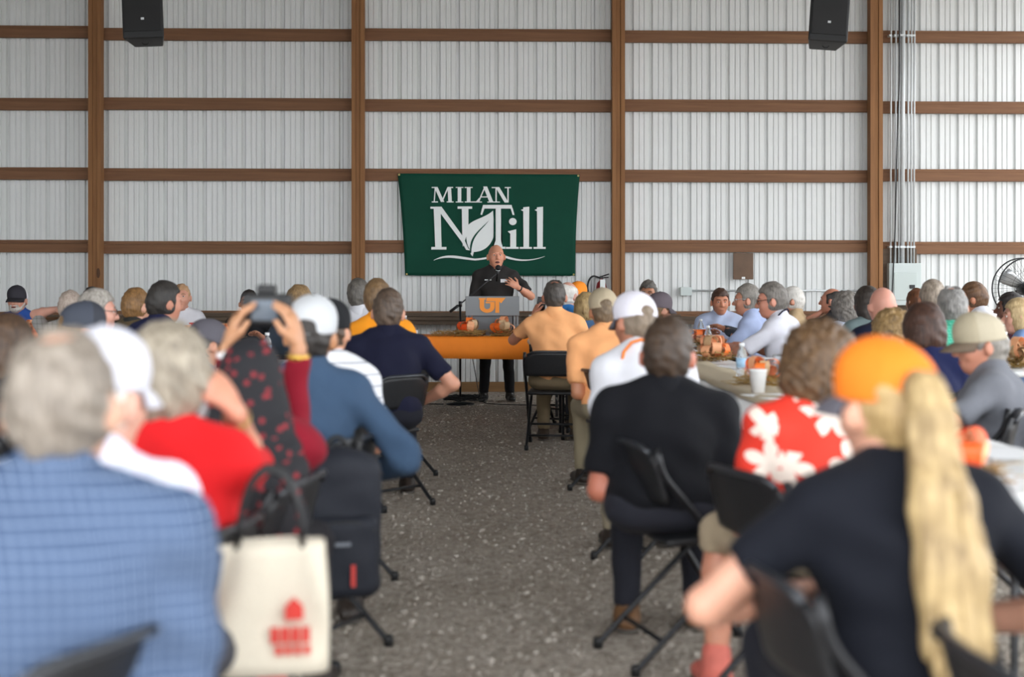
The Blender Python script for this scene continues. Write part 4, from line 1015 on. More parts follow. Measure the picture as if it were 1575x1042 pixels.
for i, (px, py, rz, lb) in enumerate(((1135, 566, .2, 'sheet of paper beside the middle water bottle'), (1185, 585, -.1, 'sheet of paper beside the clear cup'), (1165, 552, .5, 'sheet of paper under the elbow of the white shirt man'), (1545, 700, .1, 'sheet of paper at the right, behind the orange ribbon'), (1555, 742, -.2, 'sheet of paper at the near right beside the foam cup'), (1190, 612, .3, 'white napkin beside the foam cup'), (1440, 668, .1, 'sheet of paper beside the orange cap'), (375, 552, .1, 'white paper plate under the raised camera'))):
    s = (py-433)/.56; p = P(px, py, 2187.5/s); bm = bmesh.new(); gg = {}
    for a in range(5):
        for b_ in range(5): gg[a, b_] = bm.verts.new(((a/4-.5)*.215, (b_/4-.5)*.28, .004+.006*((a/4-.5)**2+(b_/4-.5)**2)))
    for a in range(4):
        for b_ in range(4): bm.faces.new((gg[a, b_], gg[a+1, b_], gg[a+1, b_+1], gg[a, b_+1]))
    solid(bm, .002)
    o = obj('paper_sheet', bm, M_paper, None); o.location = (p.x, p.y, TZ); o.rotation_euler = (0, 0, rz); tag(o, lb, 'paper', 'papers on the tables')
bm = bmesh.new(); rows = []
for k in range(41):
    yv = 5.2+6.4*k/40; rows.append([bm.verts.new((TU+dx+.012*math.sin(k*1.3+dx*9), yv, TZ+.0035+.002*math.sin(k*2.1+dx*20))) for dx in (-.17, -.06, .06, .17)])
for A, B in zip(rows, rows[1:]):
    for k in range(3): bm.faces.new((A[k], A[k+1], B[k+1], B[k]))
solid(bm, -.0015); tag(obj('table_runner', bm, plain('burlap', '#b3a58c', .95, 0, .4, 180, .25), None, True), 'pale burlap runner laid along the right tables', 'table runner')
tc = P(631, 515, 14.25); r = tag(empty('tent_card', (tc.x, HY-.28, .75)), 'white folded name card on the head table', 'name card')
bm = bmesh.new(); vv = [bm.verts.new(p) for p in ((-.08, -.03, 0), (.08, -.03, 0), (.08, 0, .062), (-.08, 0, .062), (-.08, .03, 0), (.08, .03, 0))]; bm.faces.new((vv[0], vv[1], vv[2], vv[3])); bm.faces.new((vv[3], vv[2], vv[5], vv[4])); solid(bm, .001); obj('card', bm, M_paper, r)
box('print_line', (-.055, .055, -.0190, -.0180, .025, .031), plain('ink', '#6b6f78', .7), r)
r.children[-1].rotation_euler = (math.radians(-26), 0, 0); r.children[-1].location = (0, -.006, -.002)
# ================================================================ the crowd
H = dict(gray=hairm('#5c5650', '#bdb6ad'), brown=hairm('#24170f', '#5d4531'), dark=hairm('#120f0e', '#3a332e'), white=hairm('#a9a49d', '#e6e2db'), blond=hairm('#7b5f37', '#d0b27c'),
         sand=hairm('#4a3522', '#8c6f4c'), graydark=hairm('#2c2927', '#77716a'), auburn=hairm('#3a1f12', '#7c4b2b'), curlb=hairm('#3a2818', '#8d7049'), silver=hairm('#554b40', '#b5aa97'), pony=hairm('#67502f', '#c2a878', 60, .05))
BR = dict(brow='#4a3a2e')
WH = cloth('#d9d9df'); NAVY = cloth('#11132a'); BLK = cloth('#17181c'); PEACH = cloth('#f9b27a')
capm = lambda c: plain('cap'+c, c, .8, 0, .1, 160, .08)
# -- left row, from the camera to the stage
person('grey-haired man in a blue checked shirt, nearest on the left', 95, 2.35, 1.218, 0, 7, 0, 1.16, 1.04, (0, 4, 0), '#c79d86', plaid('blue_check', '#394a66', '#8b9bb5', .021, .18, None, .063, .25, .95), 1.9, 'shirt', pants='#3a3f4c', hair=('spot', hairm('#51463c', '#a0968a')), v=.012, cv=.013, foldamp=.006, chair_face=66, chair_off=(-0.06, 0.1), chair_label='black folding chair under the man in the blue checked shirt')
person('man in a white cap and pale lavender checked shirt, half hidden on the left', 152, 2.85, 1.185, -14, 6, 0, 1.05, 1.0, (-8, 4, 0), '#cf9f8c', plaid('lavender_check', '#d9dae6', '#b9bedb', .03, .2, '#e3c9d4', .06, .15), 1.9, 'shirt', pants='#3f4047', hair=('crop', H['white']), cap=dict(m=(capm('#c9c9d2'), capm('#c9c9d2'), capm('#c9c9d2'))), v=.012, cv=.013, chair_face=60, chair_off=(0, 0.06), chair_label='black folding chair under the man in the white cap on the left')
L3 = person('woman with short silver hair in a red shirt, hand at her cheek', 260, 3.3, 1.19, -4, 8, -2, .98, .98, (-6, 4, 0), '#c98f76', cloth('#c8161b'), 1.25, 'tee', pants='#c9283a', arms=('lap', ((.13, .12, 1.0), (.12, .05, -1))), hands={1: dict(d=(-.5, .1, .8), n=(-.7, .3, -.2), curl=.5)}, hair=('short_f', H['silver']), v=.0105, cv=.013, bust=1, chair_face=76, chair_off=(0, 0.1), chair_label='black folding chair under the woman in the red shirt')
band(L3, 1, .86, .031, .012, plain('bracelet', '#c9a869', .3, .8), 'bracelet')
bm = bmesh.new(); c_ = Vector(L3['H'])+Vector(L3['Rh'] @ np.array((.088, -.005, -.07))); tube(bm, [c_+Vector((.0, .018*math.cos(t), .018*math.sin(t))) for t in np.linspace(0, 2*PI, 16, endpoint=False)], .0018, 5, closed=True); obj('earring', bm, M_galv, L3['root'], True)
# photographer with a head scarf
L4 = person('woman in a dark head scarf with red flowers holding a camera overhead', 386, 4.0, 1.11, 0, 4, 0, .86, .93, (0, -6, 0), '#b98a68', cloth('#7d0f22'), 1.9, 'none', pants='#1d1b20', arms=(((-.105, .27, 1.10), (.15, .5, -1)), ((.105, .27, 1.10), (-.15, .5, -1))),
            hands={0: dict(d=(.25, .15, 1), n=(.9, .3, 0), curl=.35, spread=.3), 1: dict(d=(-.2, .15, 1), n=(-.9, .3, 0), curl=.35, spread=.3)}, v=.0075, cv=.013, chair_face=78, chair_off=(0, 0.1), chair_label='black folding chair under the woman with the head scarf')
M_scarf = floral('scarf', '#121218', '#8a1f28', 28, .26, .6)
F = Field(); h = L4['H']
F.ell(h+np.array((0, -.012, .012)), (.092, .115, .122)); F.ell(h+np.array((0, -.03, -.08)), (.10, .095, .09), None, .05); F.cone(h+np.array((0, -.03, -.12)), L4['T']((0, -.05, .90)), .105, .155, .06, (0, 1, 0), 1.35)
F.cone(L4['T']((0, -.06, .90)), L4['T']((.05, -.12, .66)), .15, .12, .06, (0, 1, 0), 2.2); F.cone(L4['T']((.06, -.12, .70)), L4['T']((.10, -.14, .52)), .09, .07, .05, (0, 1, 0), 2.4)
F.ell(h+np.array((0, .115, -.02)), (.06, .05, .085), None, .02, True)
V, Q = F.mesh(.009, lambda X, Y, Z: .004*np.sin(48*X+30*np.sin(3*Z))*np.clip((1.0-Z)*4, 0, 1)); sdf_obj('head_scarf', V, Q, M_scarf, L4['root'])
band(L4, 0, .93, .030, .016, plain('watch_strap', '#e8e8ea', .4), 'wristwatch', plain('watch_white', '#eeeeee', .3)); band(L4, 1, .90, .031, .02, plain('gold', '#c8a24c', .3, .9), 'bracelet')
cp = world_of(L4, (0.0, .345, 1.215)); cmr = empty('camera_body', cp); tag(cmr, 'black camera held up by the woman in the head scarf', 'camera')
bm = bmesh.new(); bx(bm, -.07, .07, -.03, .03, -.047, .047, .008); bx(bm, -.028, .028, -.025, .03, .045, .075, .008); obj('housing', bm, M_black, cmr)
bm = bmesh.new(); lathe(bm, [(0, 0), (.037, 0), (.04, .02), (.042, .09), (.036, .1), (0, .095)], 20); bmesh.ops.rotate(bm, verts=bm.verts[:], cent=(0, 0, 0), matrix=Matrix.Rotation(-PI/2, 3, 'X')); bmesh.ops.translate(bm, verts=bm.verts[:], vec=(0, .03, -.002)); obj('lens', bm, M_black, cmr, True)
bm = bmesh.new(); bx(bm, .045, .075, -.035, .04, -.047, .045, .008); obj('grip', bm, M_black, cmr)
box('screen', (-.04, .035, -.033, -.0305, -.032, .028), plain('screen', '#5a6470', .15), cmr)
L5 = person('man in a light grey cap and blue denim jacket', 478, 5.05, 1.225, 4, 7, 0, 1.02, 1.0, (-6, -4, 4), '#b9855f', cloth('#374c65', bmp=.3), 1.9, 'shirt', pants='#22242c', arms=('lap', ((.20, .20, .58), (.9, -.7, -.2))), hair=('short', H['dark']), cap=dict(m=(capm('#c3c5c8'), capm('#26262a'), capm('#1d1d20')), fy=.045), v=.012, cv=.013, foldamp=.008, chair_face=66, chair_off=(0, 0.08), chair_label='black folding chair with the backpack, under the man in denim')
person('person in a black cap and a white shirt with grey shoulders, behind the denim jacket', 506, 6.15, 1.20, 0, 8, 0, .98, 1.0, (-10, 0, 0), '#c79478', stripes('grey_stripe', '#dcdde2', '#8f9098', .05, .12, 2), .7, 'tee', cap=dict(m=(BLK, BLK, BLK)), hair=('short', H['brown']), chair_face=72, chair_off=(0, 0.06), chair_label='black folding chair under the person in the black cap')
person('man in a dark navy polo on the aisle, left row', 597, 8.4, 1.245, 6, 12, 0, 1.14, 1.06, (-8, 3, 3), '#c9937a', NAVY, .75, 'polo', pants='#15161f', arms=('lap', ((.22, .22, .58), (1, -.5, -.2))), hair=('short', hairm('#2a201a', '#6b5849')), belly=.02, chair_face=46, chair_off=(-0.02, 0.1), chair_label='black folding chair under the man in the navy polo, left of the aisle')
person('man in a golden orange shirt in front of the stage', 582, 9.6, 1.305, -2, 10, -4, 1.1, 1.05, (-16, 0, 0), '#c8937a', cloth('#f59a23'), .7, 'polo', pants='#33343a', hair=('short', H['sand']), chair_face=60, chair_label='black folding chair under the man in the golden orange shirt')
person('grey-haired man in a white shirt beside the golden orange shirt', 553, 11.5, 1.31, -6, 8, -4, 1.02, 1.05, (-14, 0, 0), '#c8937a', WH, .7, 'shirt', collar_m=WH, hair=('short', H['graydark']), chair_label='black folding chair under the grey-haired man in white, left row')
# -- left, across the table and beyond
person('person with long dark brown hair at the left edge', 14, 5.6, 1.165, -20, 6, 0, .95, 1.0, (0, 4, 0), '#c0907a', BLK, 1.9, 'tee', hair=('long', H['brown']), chair_label='black folding chair at the left edge')
person('person in a slate blue cap and light blue shirt on the left', 126, 6.9, 1.18, -40, 8, 0, 1.0, 1.0, (-18, 4, 0), '#c48f76', cloth('#b9cde0'), .7, 'polo', cap=dict(m=(capm('#3f4450'), capm('#33363f'), capm('#1f2024'))), hair=('short', H['sand']), chair_label='black folding chair under the slate blue cap')
person('person in a grey cap bending over the left table', 315, 7.5, 1.045, -50, 26, 0, 1.0, 1.0, (10, 18, 0), '#c48f76', cloth('#77727d'), .7, 'polo', cap=dict(m=(capm('#57545c'), capm('#504d55'), capm('#45424a'))), hair=('short', H['graydark']), chair_label='black folding chair under the bending person in the grey cap')
person('man with tousled grey hair turned right, in a green patterned shirt', 150, 8.3, 1.245, -62, 6, 0, 1.0, 1.03, (-8, 4, 0), '#cf9a88', floral('green_pattern', '#8a988c', '#4f6257', 30, .4), .7, 'shirt', hair=('short', H['gray']), feat=dict(glasses=M_lens, brow='#7d766e'), chair_label='black folding chair under the grey-haired man in green')
person('dark-haired man in a navy polo sitting tall on the left', 254, 9.2, 1.29, -28, 9, 3, 1.12, 1.06, (-22, 2, 0), '#c98f78', cloth('#1d2040'), .75, 'polo', arms=('table', 'table'), hair=('short', hairm('#141211', '#3f3a36')), chair_label='black folding chair under the dark-haired man in navy on the left')
person('young man with sandy hair in an olive shirt', 210, 10.4, 1.24, -18, 6, 0, .98, 1.04, (-14, 2, 0), '#d3a38c', cloth('#5a4c36'), 1.9, 'polo', collar_m=cloth('#2e2e2c'), hair=('short', hairm('#4a3218', '#a3794a')), chair_label='black folding chair under the young man in olive')
person('grey-haired man resting his head on his raised hand, far left', 109, 11.2, 1.22, -10, 6, 0, 1.0, 1.05, (-8, 4, 0), '#cf9c8a', plaid('grey_check', '#9b9a98', '#74736f', .04, .3), .7, 'shirt', arms=(((-.12, .10, 1.08), (-1, .1, -.8)), 'table'), hair=('crop', hairm('#857468', '#c9b9ad')), chair_label='black folding chair under the man with his hand at his head')
person('black-haired person seen over the grey heads on the left', 142, 13.4, 1.235, -10, 4, 0, .95, 1.0, (0, 0, 0), '#a87a5f', BLK, .7, 'tee', hair=('short', H['dark']), chair_label='black folding chair under the black-haired person on the left')
person('smiling grey-bearded man in a dark cap and blue shirt at the far left', 27, 14.0, 1.235, 168, 4, 0, 1.02, 1.02, (6, 0, 0), '#cf9a84', cloth('#2f55a0'), .7, 'shirt', arms=('table', 'table'), cap=dict(m=(capm('#e6e6ea'), capm('#2a2830'), capm('#1d1c22')), fy=.0, logo=plain('cap_logo', '#d66a86', .6)), hair=('crop', H['gray']), feat=dict(mouth=.003, brow='#6a5f55', facehair=(hairm('#8f8780', '#d4cec7'), True)), v=.0105, chair_label='black folding chair under the bearded man')
A9 = person('man in a white polo with a red letter, facing the camera', 279, 13.8, 1.27, 200, 4, 0, 1.05, 1.03, (-18, 0, 0), '#cf9a84', cloth('#dcdce2'), .7, 'polo', arms=('table', 'table'), hair=('thin', hairm('#9a6f4a', '#c7a17c')), feat=dict(brow='#8a6b4d'), v=.0105, chair_label='black folding chair under the man in the white polo with a red letter')
def logo_on(pr, x, z, polys, m, w_, name):
    c = pr['T']((x, .140, z)); bm = bmesh.new()
    sh = [o for o in pr['root'].children if o.name.startswith('shirt') and len(o.data.vertices) > 300][0]
    co = np.empty(len(sh.data.vertices)*3, np.float32); sh.data.vertices.foreach_get('co', co); co = co.reshape(-1, 3)
    q = co[(abs(co[:, 0]-c[0]) < w_) & (abs(co[:, 2]-c[2]) < w_)]
    if len(q): c[1] = q[:, 1].max()-.009
    for po in polys: bm.faces.new([bm.verts.new((c[0]-a*w_, c[1]+.012, c[2]+b_*w_)) for a, b_ in po])
    solid(bm, .004); obj(name, bm, m, pr['root'])
logo_on(A9, -.08, .90, [[(-1, 1), (1, 1), (1, .55), (-1, .55)], [(-.35, .6), (.35, .6), (.35, -1), (-.35, -1)], [(-.6, -.75), (.6, -.75), (.6, -1), (-.6, -1)]], plain('logo_red', '#d23a2a', .6), .03, 'shirt_letter')
person('balding man behind the raised camera, in a black shirt', 383, 13.7, 1.215, 182, 4, 0, 1.0, 1.03, (0, 0, 0), '#b78267', BLK, .7, 'tee', arms=('table', 'table'), hair=('thin', H['dark']), feat=dict(brow='#2c221c'), v=.012, chair_label='black folding chair under the balding man in black')
person('woman with shoulder-length light brown hair, right of the raised camera', 461, 10.7, 1.265, -6, 6, 0, .95, 1.08, (-6, 0, 0), '#c99b83', cloth('#3b4450'), .7, 'tee', hair=('long', hairm('#4b3622', '#a98a60')), chair_label='black folding chair under the woman with light brown hair')
# -- right row, from the stage to the camera
R1 = person('man in a peach polo raising a phone, by the aisle', 853, 11.3, 1.305, -8, 6, 0, 1.12, 1.05, (8, 2, 0), '#b97f66', PEACH, .6, 'polo', pants='#75664f', arms=(((-.19, .28, 1.02), (-.9, .1, -1)), 'table'), hands={0: dict(d=(.25, .35, .9), n=(.8, .4, 0), curl=.5)}, hair=('spot', hairm('#1f1b19', '#5d5650')), belly=.02, shoe=plain('boot_brown', '#3a2c20', .6), v=.0105, cv=.014, foldamp=.008, chair_label='black folding chair under the man raising a phone')
band(R1, 0, .92, .030, .014, M_galv, 'wristwatch', plain('watch_white', '#eeeeee', .3))
F = Field(); F.ell(R1['hip']+np.array((0, 0, .045)), (.200, .155, .022), None, .01); V, Q = F.mesh(.010); sdf_obj('belt', V, Q, plain('belt_maroon', '#5a2a26', .6), R1['root'])
pp = world_of(R1, R1['J'][0][2]+np.array((.055, .05, .075))); ph = empty('phone', pp); tag(ph, 'black phone held up by the man in the peach polo', 'phone')
box('case', (-.037, .037, -.005, .005, -.078, .078), M_black, ph, .004); box('display', (-.033, .033, -.0062, -.005, -.07, .07), plain('phone_display', '#0c0d10', .1), ph); box('lens', (-.03, -.012, .005, .0075, .045, .068), M_galv, ph, .001)
ph.rotation_euler = (0, math.radians(8), math.radians(-15))
person('man in a peach polo and tan mesh cap, right of the aisle', 929, 8.9, 1.235, 8, 14, -4, 1.18, 1.02, (-4, 4, 0), '#b9805f', cloth('#f4ae76'), .8, 'polo', pants='#8b8069', arms=('lap', 'table'), cap=dict(m=(capm('#b5a68c'), capm('#a59779'), capm('#a59779'))), hair=('short', hairm('#4a3a2b', '#8c7860')), belly=.03, chair_face=-66, chair_off=(0, 0.08), chair_label='black folding chair under the man in the tan mesh cap')
R3 = person('man in a white mesh cap and white shirt with an orange lanyard', 977, 6.65, 1.23, 2, 10, -5, 1.06, 1.05, (24, 6, 8), '#b97f66', WH, .8, 'polo', pants='#8f8470', arms=('lap', 'table'), cap=dict(m=(capm('#e7e4ee'), capm('#6d6a72'), capm('#5a5860')), fy=.05), hair=('crop', hairm('#5a4a3a', '#9a8a78')), chair_face=-72, chair_off=(0, 0.1), chair_label='black folding chair under the man with the orange lanyard')
bm = bmesh.new(); Tf = R3['T']; tube(bm, [Tf((-.11, -.085, .93)), Tf((-.085, -.085, 1.03)), Tf((-.045, -.088, 1.075)), Tf((.0, -.092, 1.085)), Tf((.05, -.08, 1.07)), Tf((.10, -.02, 1.07)), Tf((.10, .07, 1.0))], .0075, 6); obj('lanyard', bm, plain('lanyard_orange', '#ee7a1a', .7), R3['root'], True)
R4 = person('man with short brown hair in a black polo, right row', 1027, 5.0, 1.165, -6, 9, 2, 1.14, 1.04, (-6, 6, 0), '#b9735c', cloth('#0c0d13'), .8, 'polo', pants='#23242c', arms=('lap', 'lap'), hair=('short', hairm('#1c130d', '#4f3c2c')), belly=.02, cv=.013, v=.012, shoe=plain('shoe_tan', '#6a4a2c', .6), chair_face=-76, chair_off=(0, 0.13), chair_label='black folding chair under the man in the black polo')
R5 = person('woman with curly brown hair in a red floral blouse', 1262, 4.25, 1.165, -4, 6, 2, .98, 1.0, (-16, 6, 0), '#c58a70', floral('red_floral', '#d8321f', '#e9d9cc', 8.5, .62, .85), .75, 'none', pants='#a8987f', arms=('lap', 'table'), legs=[((-.24, .36, .50), (-.26, .30, .13)), ((.1, .42, .50), (.10, .42, .10))], shorts=True, shoe=plain('pink_sneaker', '#c7685a', .7, 0, .1, 40, .25), hair=('curly', hairm('#2b1c11', '#75583a')), bust=1, v=.012, cv=.012, chair_face=-70, chair_off=(0.0, 0.0), chair_label='black folding chair behind the red floral blouse')
R6 = person('blonde woman with a long ponytail, orange cap and navy tee', 1362, 2.82, 1.165, 8, 8, 0, 1.0, .98, (10, 4, 0), '#d3a088', cloth('#0b0e18'), .62, 'tee', pants='#1b1d26', arms=(((-.14, .22, .66), (-1, -.3, -.2)), ((.20, .18, .60), (1, -.8, -.2))), cap=dict(m=(capm('#f07d16'), capm('#f07d16'), capm('#5f5d66')), tilt=4, yaw=16), hair=('crop', H['blond']), bust=1, v=.0105, cv=.012, chair_face=-84, chair_off=(0, -0.02), chair_label='black folding chair under the blonde woman')
h, Rh = R6['H'], R6['Rh']
def hl(p): return h+Rh @ np.array(p)
rr = random.Random(8); root6 = R6['root']
a0 = hl((0, -.125, .035))
F = Field(); F.cone(hl((0, -.10, .035)), a0, .03, .033, .01); F.cone(a0, a0+np.array((.004, -.03, -.05)), .032, .042, .03)
T6 = R6['T']; pth = [a0+np.array((.004, -.03, -.05)), T6((.012, -.165, .955)), T6((.02, -.172, .80)), T6((.022, -.175, .64)), T6((.022, -.185, .47))]
for i, (ra, rb) in enumerate(((.044, .060), (.060, .066), (.066, .060), (.060, .024))): F.cone(pth[i], pth[i+1], ra, rb, .03, (0, 1, 0), 1.7)
V, Q = F.mesh(.007, lambda X, Y, Z: .0028*np.sin(150*X+2.5*np.sin(5*Z))+.0016*np.sin(290*X+4*np.sin(4*Z+1)))
pony = sdf_obj('ponytail', V, Q, H['pony'], root6)
for k in range(16):
    bm = bmesh.new(); o_ = rr.uniform(-.062, .062); ph_ = rr.uniform(0, 6); en = rr.uniform(.44, .62)
    tube(bm, [Vector(T6((.018+o_*min(1, .45+t*2)+.005*math.sin(4*t+ph_), -.203+.35*o_*o_/.06-.012*t, .99+(en-.99)*t))) for t in np.linspace(0, 1, 10)], [.005]*8+[.004, .001], 5); obj('hair_strand', bm, H['pony'], pony, True)
bm = bmesh.new(); c_ = Vector(hl((0, -.118, .035))); ax = Vector(Rh @ np.array((0, -1, .1))); u = ax.orthogonal().normalized(); w2 = ax.cross(u)
tube(bm, [c_+(u*math.cos(t)+w2*math.sin(t))*.033 for t in np.linspace(0, 2*PI, 16, endpoint=False)], .007, 6, closed=True); obj('hair_tie', bm, plain('tie', '#4a3c30', .8), pony, True)
# -- behind the right row
person('bald man in a blue shirt behind the phone user', 874, 12.6, 1.30, -30, 6, 0, 1.05, 1.05, (-10, 0, 0), '#d0a08f', cloth('#2d6aa5'), .7, 'polo', hair=('bald', H['white']), chair_label='black folding chair under the bald man in blue')
person('person in an orange cap behind the bald man in blue', 888, 13.9, 1.275, -30, 4, 0, .95, 1.0, (-10, 0, 0), '#c08f78', cloth('#55585f'), .7, 'tee', cap=dict(m=(capm('#f08a1c'), capm('#2c2a2e'), capm('#2c2a2e')), fy=.05), hair=('crop', H['graydark']), chair_label='black folding chair under the orange cap by the wall')
person('blonde person seen over the tan cap, near the fire extinguisher', 901, 12.0, 1.20, -4, 4, 0, .9, 1.02, (0, 0, 0), '#cfa08a', cloth('#4c6c92'), .7, 'tee', hair=('bob', hairm('#6b5230', '#cfb37f')), chair_label='black folding chair under the blonde person by the wall')
person('person in a mauve grey cap turned right, beyond the white cap', 1013, 12.5, 1.18, -35, 4, 0, 1.02, 1.12, (-22, 6, 0), '#c48f76', cloth('#3a3d46'), .7, 'polo', cap=dict(m=(capm('#5d535a'), capm('#5d535a'), capm('#4c444b')), open=True), hair=('crop', H['sand']), chair_label='black folding chair under the mauve grey cap')
person('man with glasses and grey-black hair facing the camera by the post', 997, 14.4, 1.30, 150, 4, 0, 1.0, 1.05, (14, 6, 0), '#a9785c', cloth('#4a4d57'), .7, 'shirt', arms=('table', 'table'), hair=('short', H['graydark']), feat=dict(glasses=plain('brown_frame', '#6b3a28', .3), brow='#2c2622'), v=.0105, chair_label='black folding chair under the man with glasses by the post')
R7 = person('frowning brown-haired man in a light blue shirt facing the camera', 1108, 14.1, 1.22, 176, 6, 0, 1.1, 1.03, (4, 6, 0), '#c08366', cloth('#b7c3df'), .8, 'shirt', arms=('table', 'table'), hair=('short', hairm('#2a1a10', '#54392a')), feat=dict(brow='#3a2617'), v=.009, cv=.013, chair_label='black folding chair under the frowning man')
logo_on(R7, -.08, .90, [[(-1, .5), (1, .5), (1, -.5), (-1, -.5)]], plain('pocket_logo', '#7d4a4a', .7), .022, 'pocket_emblem')
person('person in a charcoal jacket reaching over the table', 1168, 13.35, 1.20, 80, 16, 0, 1.0, 1.0, (0, 4, 0), '#c08366', cloth('#3c4048'), 1.9, 'shirt', arms=(((-.1, .5, .86), (-1, 0, -.6)), ((.1, .52, .86), (1, 0, -.6))), hair=('short', H['brown']), v=.012, chair_label='black folding chair under the person in the charcoal jacket')
person('grey-haired man with thin glasses in a pale blue shirt, in profile', 1149, 12.2, 1.265, 62, 8, 0, 1.02, 1.05, (14, 2, 0), '#c68d74', cloth('#a9b6d8'), .85, 'shirt', arms=('table', 'table'), hair=('short', hairm('#55504a', '#9b958d')), feat=dict(glasses=M_galv, brow='#7b756d'), v=.0105, cv=.013, chair_label='black folding chair under the man in pale blue')
R9 = person('grey-haired man in a white polo and dark glasses leaning on the table', 1187, 10.8, 1.28, 56, 14, 0, 1.12, 1.06, (22, 6, 0), '#c98c76', cloth('#dadae4'), .85, 'polo', arms=(((-.1, .46, .80), (-1, -.2, -.6)), ((.12, .44, .80), (1, -.3, -.6))), hair=('short', hairm('#3a3633', '#8d867e')), feat=dict(glasses=M_lens, brow='#4a443e'), v=.009, cv=.013, foldamp=.008, chair_label='black folding chair under the man in the white polo')
bm = bmesh.new(); Tf = R9['T']; tube(bm, [Tf((.11, -.02, 1.03)), Tf((.06, -.075, 1.08)), Tf((0, -.09, 1.09)), Tf((-.06, -.075, 1.08)), Tf((-.11, -.02, 1.03))], .006, 6); obj('lanyard', bm, NAVY, R9['root'], True)
person('white-haired man in a tan shirt near the wall', 1218, 14.0, 1.235, 66, 4, 0, 1.0, 1.05, (8, 0, 0), '#c98f76', cloth('#b39a78'), .8, 'shirt', hair=('short', H['white']), feat=dict(glasses=M_galv, brow='#cfcac2'), v=.012, chair_label='black folding chair under the white-haired man')
person('balding man in black resting his chin on his hand, near the wall', 1279, 14.0, 1.235, 50, 6, 0, 1.0, 1.05, (14, 0, 0), '#b9806a', BLK, .7, 'tee', arms=(((-.03, .17, 1.0), (-1, .1, -.8)), 'table'), hair=('bald', H['dark']), feat=dict(brow='#2c221c'), v=.012, chair_label='black folding chair under the balding man in black near the wall')
person('person with wavy grey hair in a pale blue shirt', 1300, 12.3, 1.195, 14, 8, 0, 1.0, 1.08, (6, 4, 0), '#c08a70', cloth('#c3cfe2'), .7, 'shirt', hair=('curly', hairm('#3f3a36', '#9a938b')), chair_label='black folding chair under the wavy grey hair')
person('person with dark hair tied back in a grey green shirt', 1333, 11.2, 1.255, 8, 6, 0, .98, 1.05, (14, 2, 0), '#b07a60', cloth('#6f7f80'), .7, 'tee', hair=('long', hairm('#171412', '#4a4039')), chair_label='black folding chair under the dark hair tied back')
person('bald man in a dark navy shirt with his back to the camera', 1357, 9.5, 1.265, 6, 8, 0, 1.12, 1.06, (0, 4, 0), '#d39a88', cloth('#12182e'), .8, 'polo', fat=1.08, neck=1.15, chair_label='black folding chair under the bald man in navy')
person('woman with short curly blonde-brown hair, right table', 1371, 8.1, 1.125, 16, 8, 0, .9, .98, (10, 6, 0), '#c99b83', floral('white_floral', '#c9cdc8', '#4f8a72', 24, .35), .7, 'tee', hair=('curly', hairm('#4b3720', '#b0905f')), chair_label='black folding chair under the curly blonde-brown hair')
person('woman with a dark brown bob in a navy polo', 1419, 7.2, 1.185, 6, 8, 3, .96, 1.02, (14, 6, 0), '#d0a590', cloth('#161d44'), .7, 'polo', hair=('bob', hairm('#22130c', '#54372a')), chair_label='black folding chair under the dark brown bob')
person('balding grey man in a teal checked shirt with his back to the camera', 1464, 8.65, 1.265, 0, 6, 0, 1.05, 1.06, (0, 6, 0), '#c4896c', plaid('teal_check', '#45b092', '#8fd6c0', .018, .2), .8, 'shirt', hair=('spot', hairm('#4b4a4a', '#a7a4a0')), chair_label='black folding chair under the teal checked shirt')
person('tall man with greying brown hair behind the teal checked shirt', 1434, 10.0, 1.30, -4, 5, 0, 1.0, 1.04, (0, 0, 0), '#c08a70', cloth('#5d5145'), .7, 'polo', hair=('short', hairm('#5d5044', '#b3a595')), chair_label='black folding chair under the tall greying man')
person('person with auburn hair near the electrical panel', 1409, 14.1, 1.22, 20, 4, 0, .9, 1.0, (10, 0, 0), '#c99b83', cloth('#4a3b38'), .7, 'tee', hair=('long', H['auburn']), chair_label='black folding chair under the auburn hair')
person('brown-haired man in a white shirt turned left, right of the teal shirt', 1497, 12.1, 1.28, 40, 12, -6, 1.08, 1.04, (22, 6, 0), '#c08466', WH, .8, 'shirt', hair=('short', hairm('#3a2416', '#7d5a3c')), chair_label='black folding chair under the man in white on the right')
R20 = person('man in a tan cap and grey tee sitting sideways at the right table', 1508, 6.35, 1.135, 66, 8, 0, 1.14, 1.04, (20, 6, 0), '#bd836c', cloth('#6f7178'), .75, 'polo', pants='#3b3d45', arms=(((-.20, .40, .72), (-1, -.2, -.6)), ((.18, .42, .76), (1, -.3, -.6))), cap=dict(m=(capm('#b3a993'), capm('#a89d85'), capm('#6a5a4a'))), hair=('crop', hairm('#57524c', '#a09a92')), feat=dict(brow='#7d766e'), belly=.04, v=.0105, cv=.013, chair_label='black folding chair under the man in the grey tee')
person('blonde woman in a blue top in profile at the right edge', 1566, 10.6, 1.165, 60, 6, 0, .92, 1.06, (20, 4, 0), '#cf9c88', cloth('#7f9fd0'), .7, 'tee', arms=('table', 'table'), hair=('long', hairm('#8a6d42', '#d8c094')), feat=dict(brow='#8a6b4d'), v=.012, chair_label='black folding chair under the blonde woman at the right edge')
person('dark-haired woman beside the blonde at the right edge', 1553, 11.7, 1.20, 62, 6, 0, .92, 1.04, (14, 0, 0), '#6a4434', cloth('#54303c'), .7, 'tee', hair=('long', hairm('#0e0b0b', '#2e2624')), feat=dict(brow='#1a1412'), v=.012, chair_label='black folding chair under the dark-haired woman')
for (px, Y, rz, lb) in ((1767, 2.12, -88, 'empty black folding chair in the near right corner'), (1462, 6.0, 70, 'empty black folding chair in front of the grey tee'), (1545, 5.3, 60, 'empty black folding chair at the right beside the table'), (1590, 6.6, 80, 'empty black folding chair behind the grey tee at the right edge')):
    p = P(px, 433, Y); chair(p.x, p.y, math.radians(rz), lb)
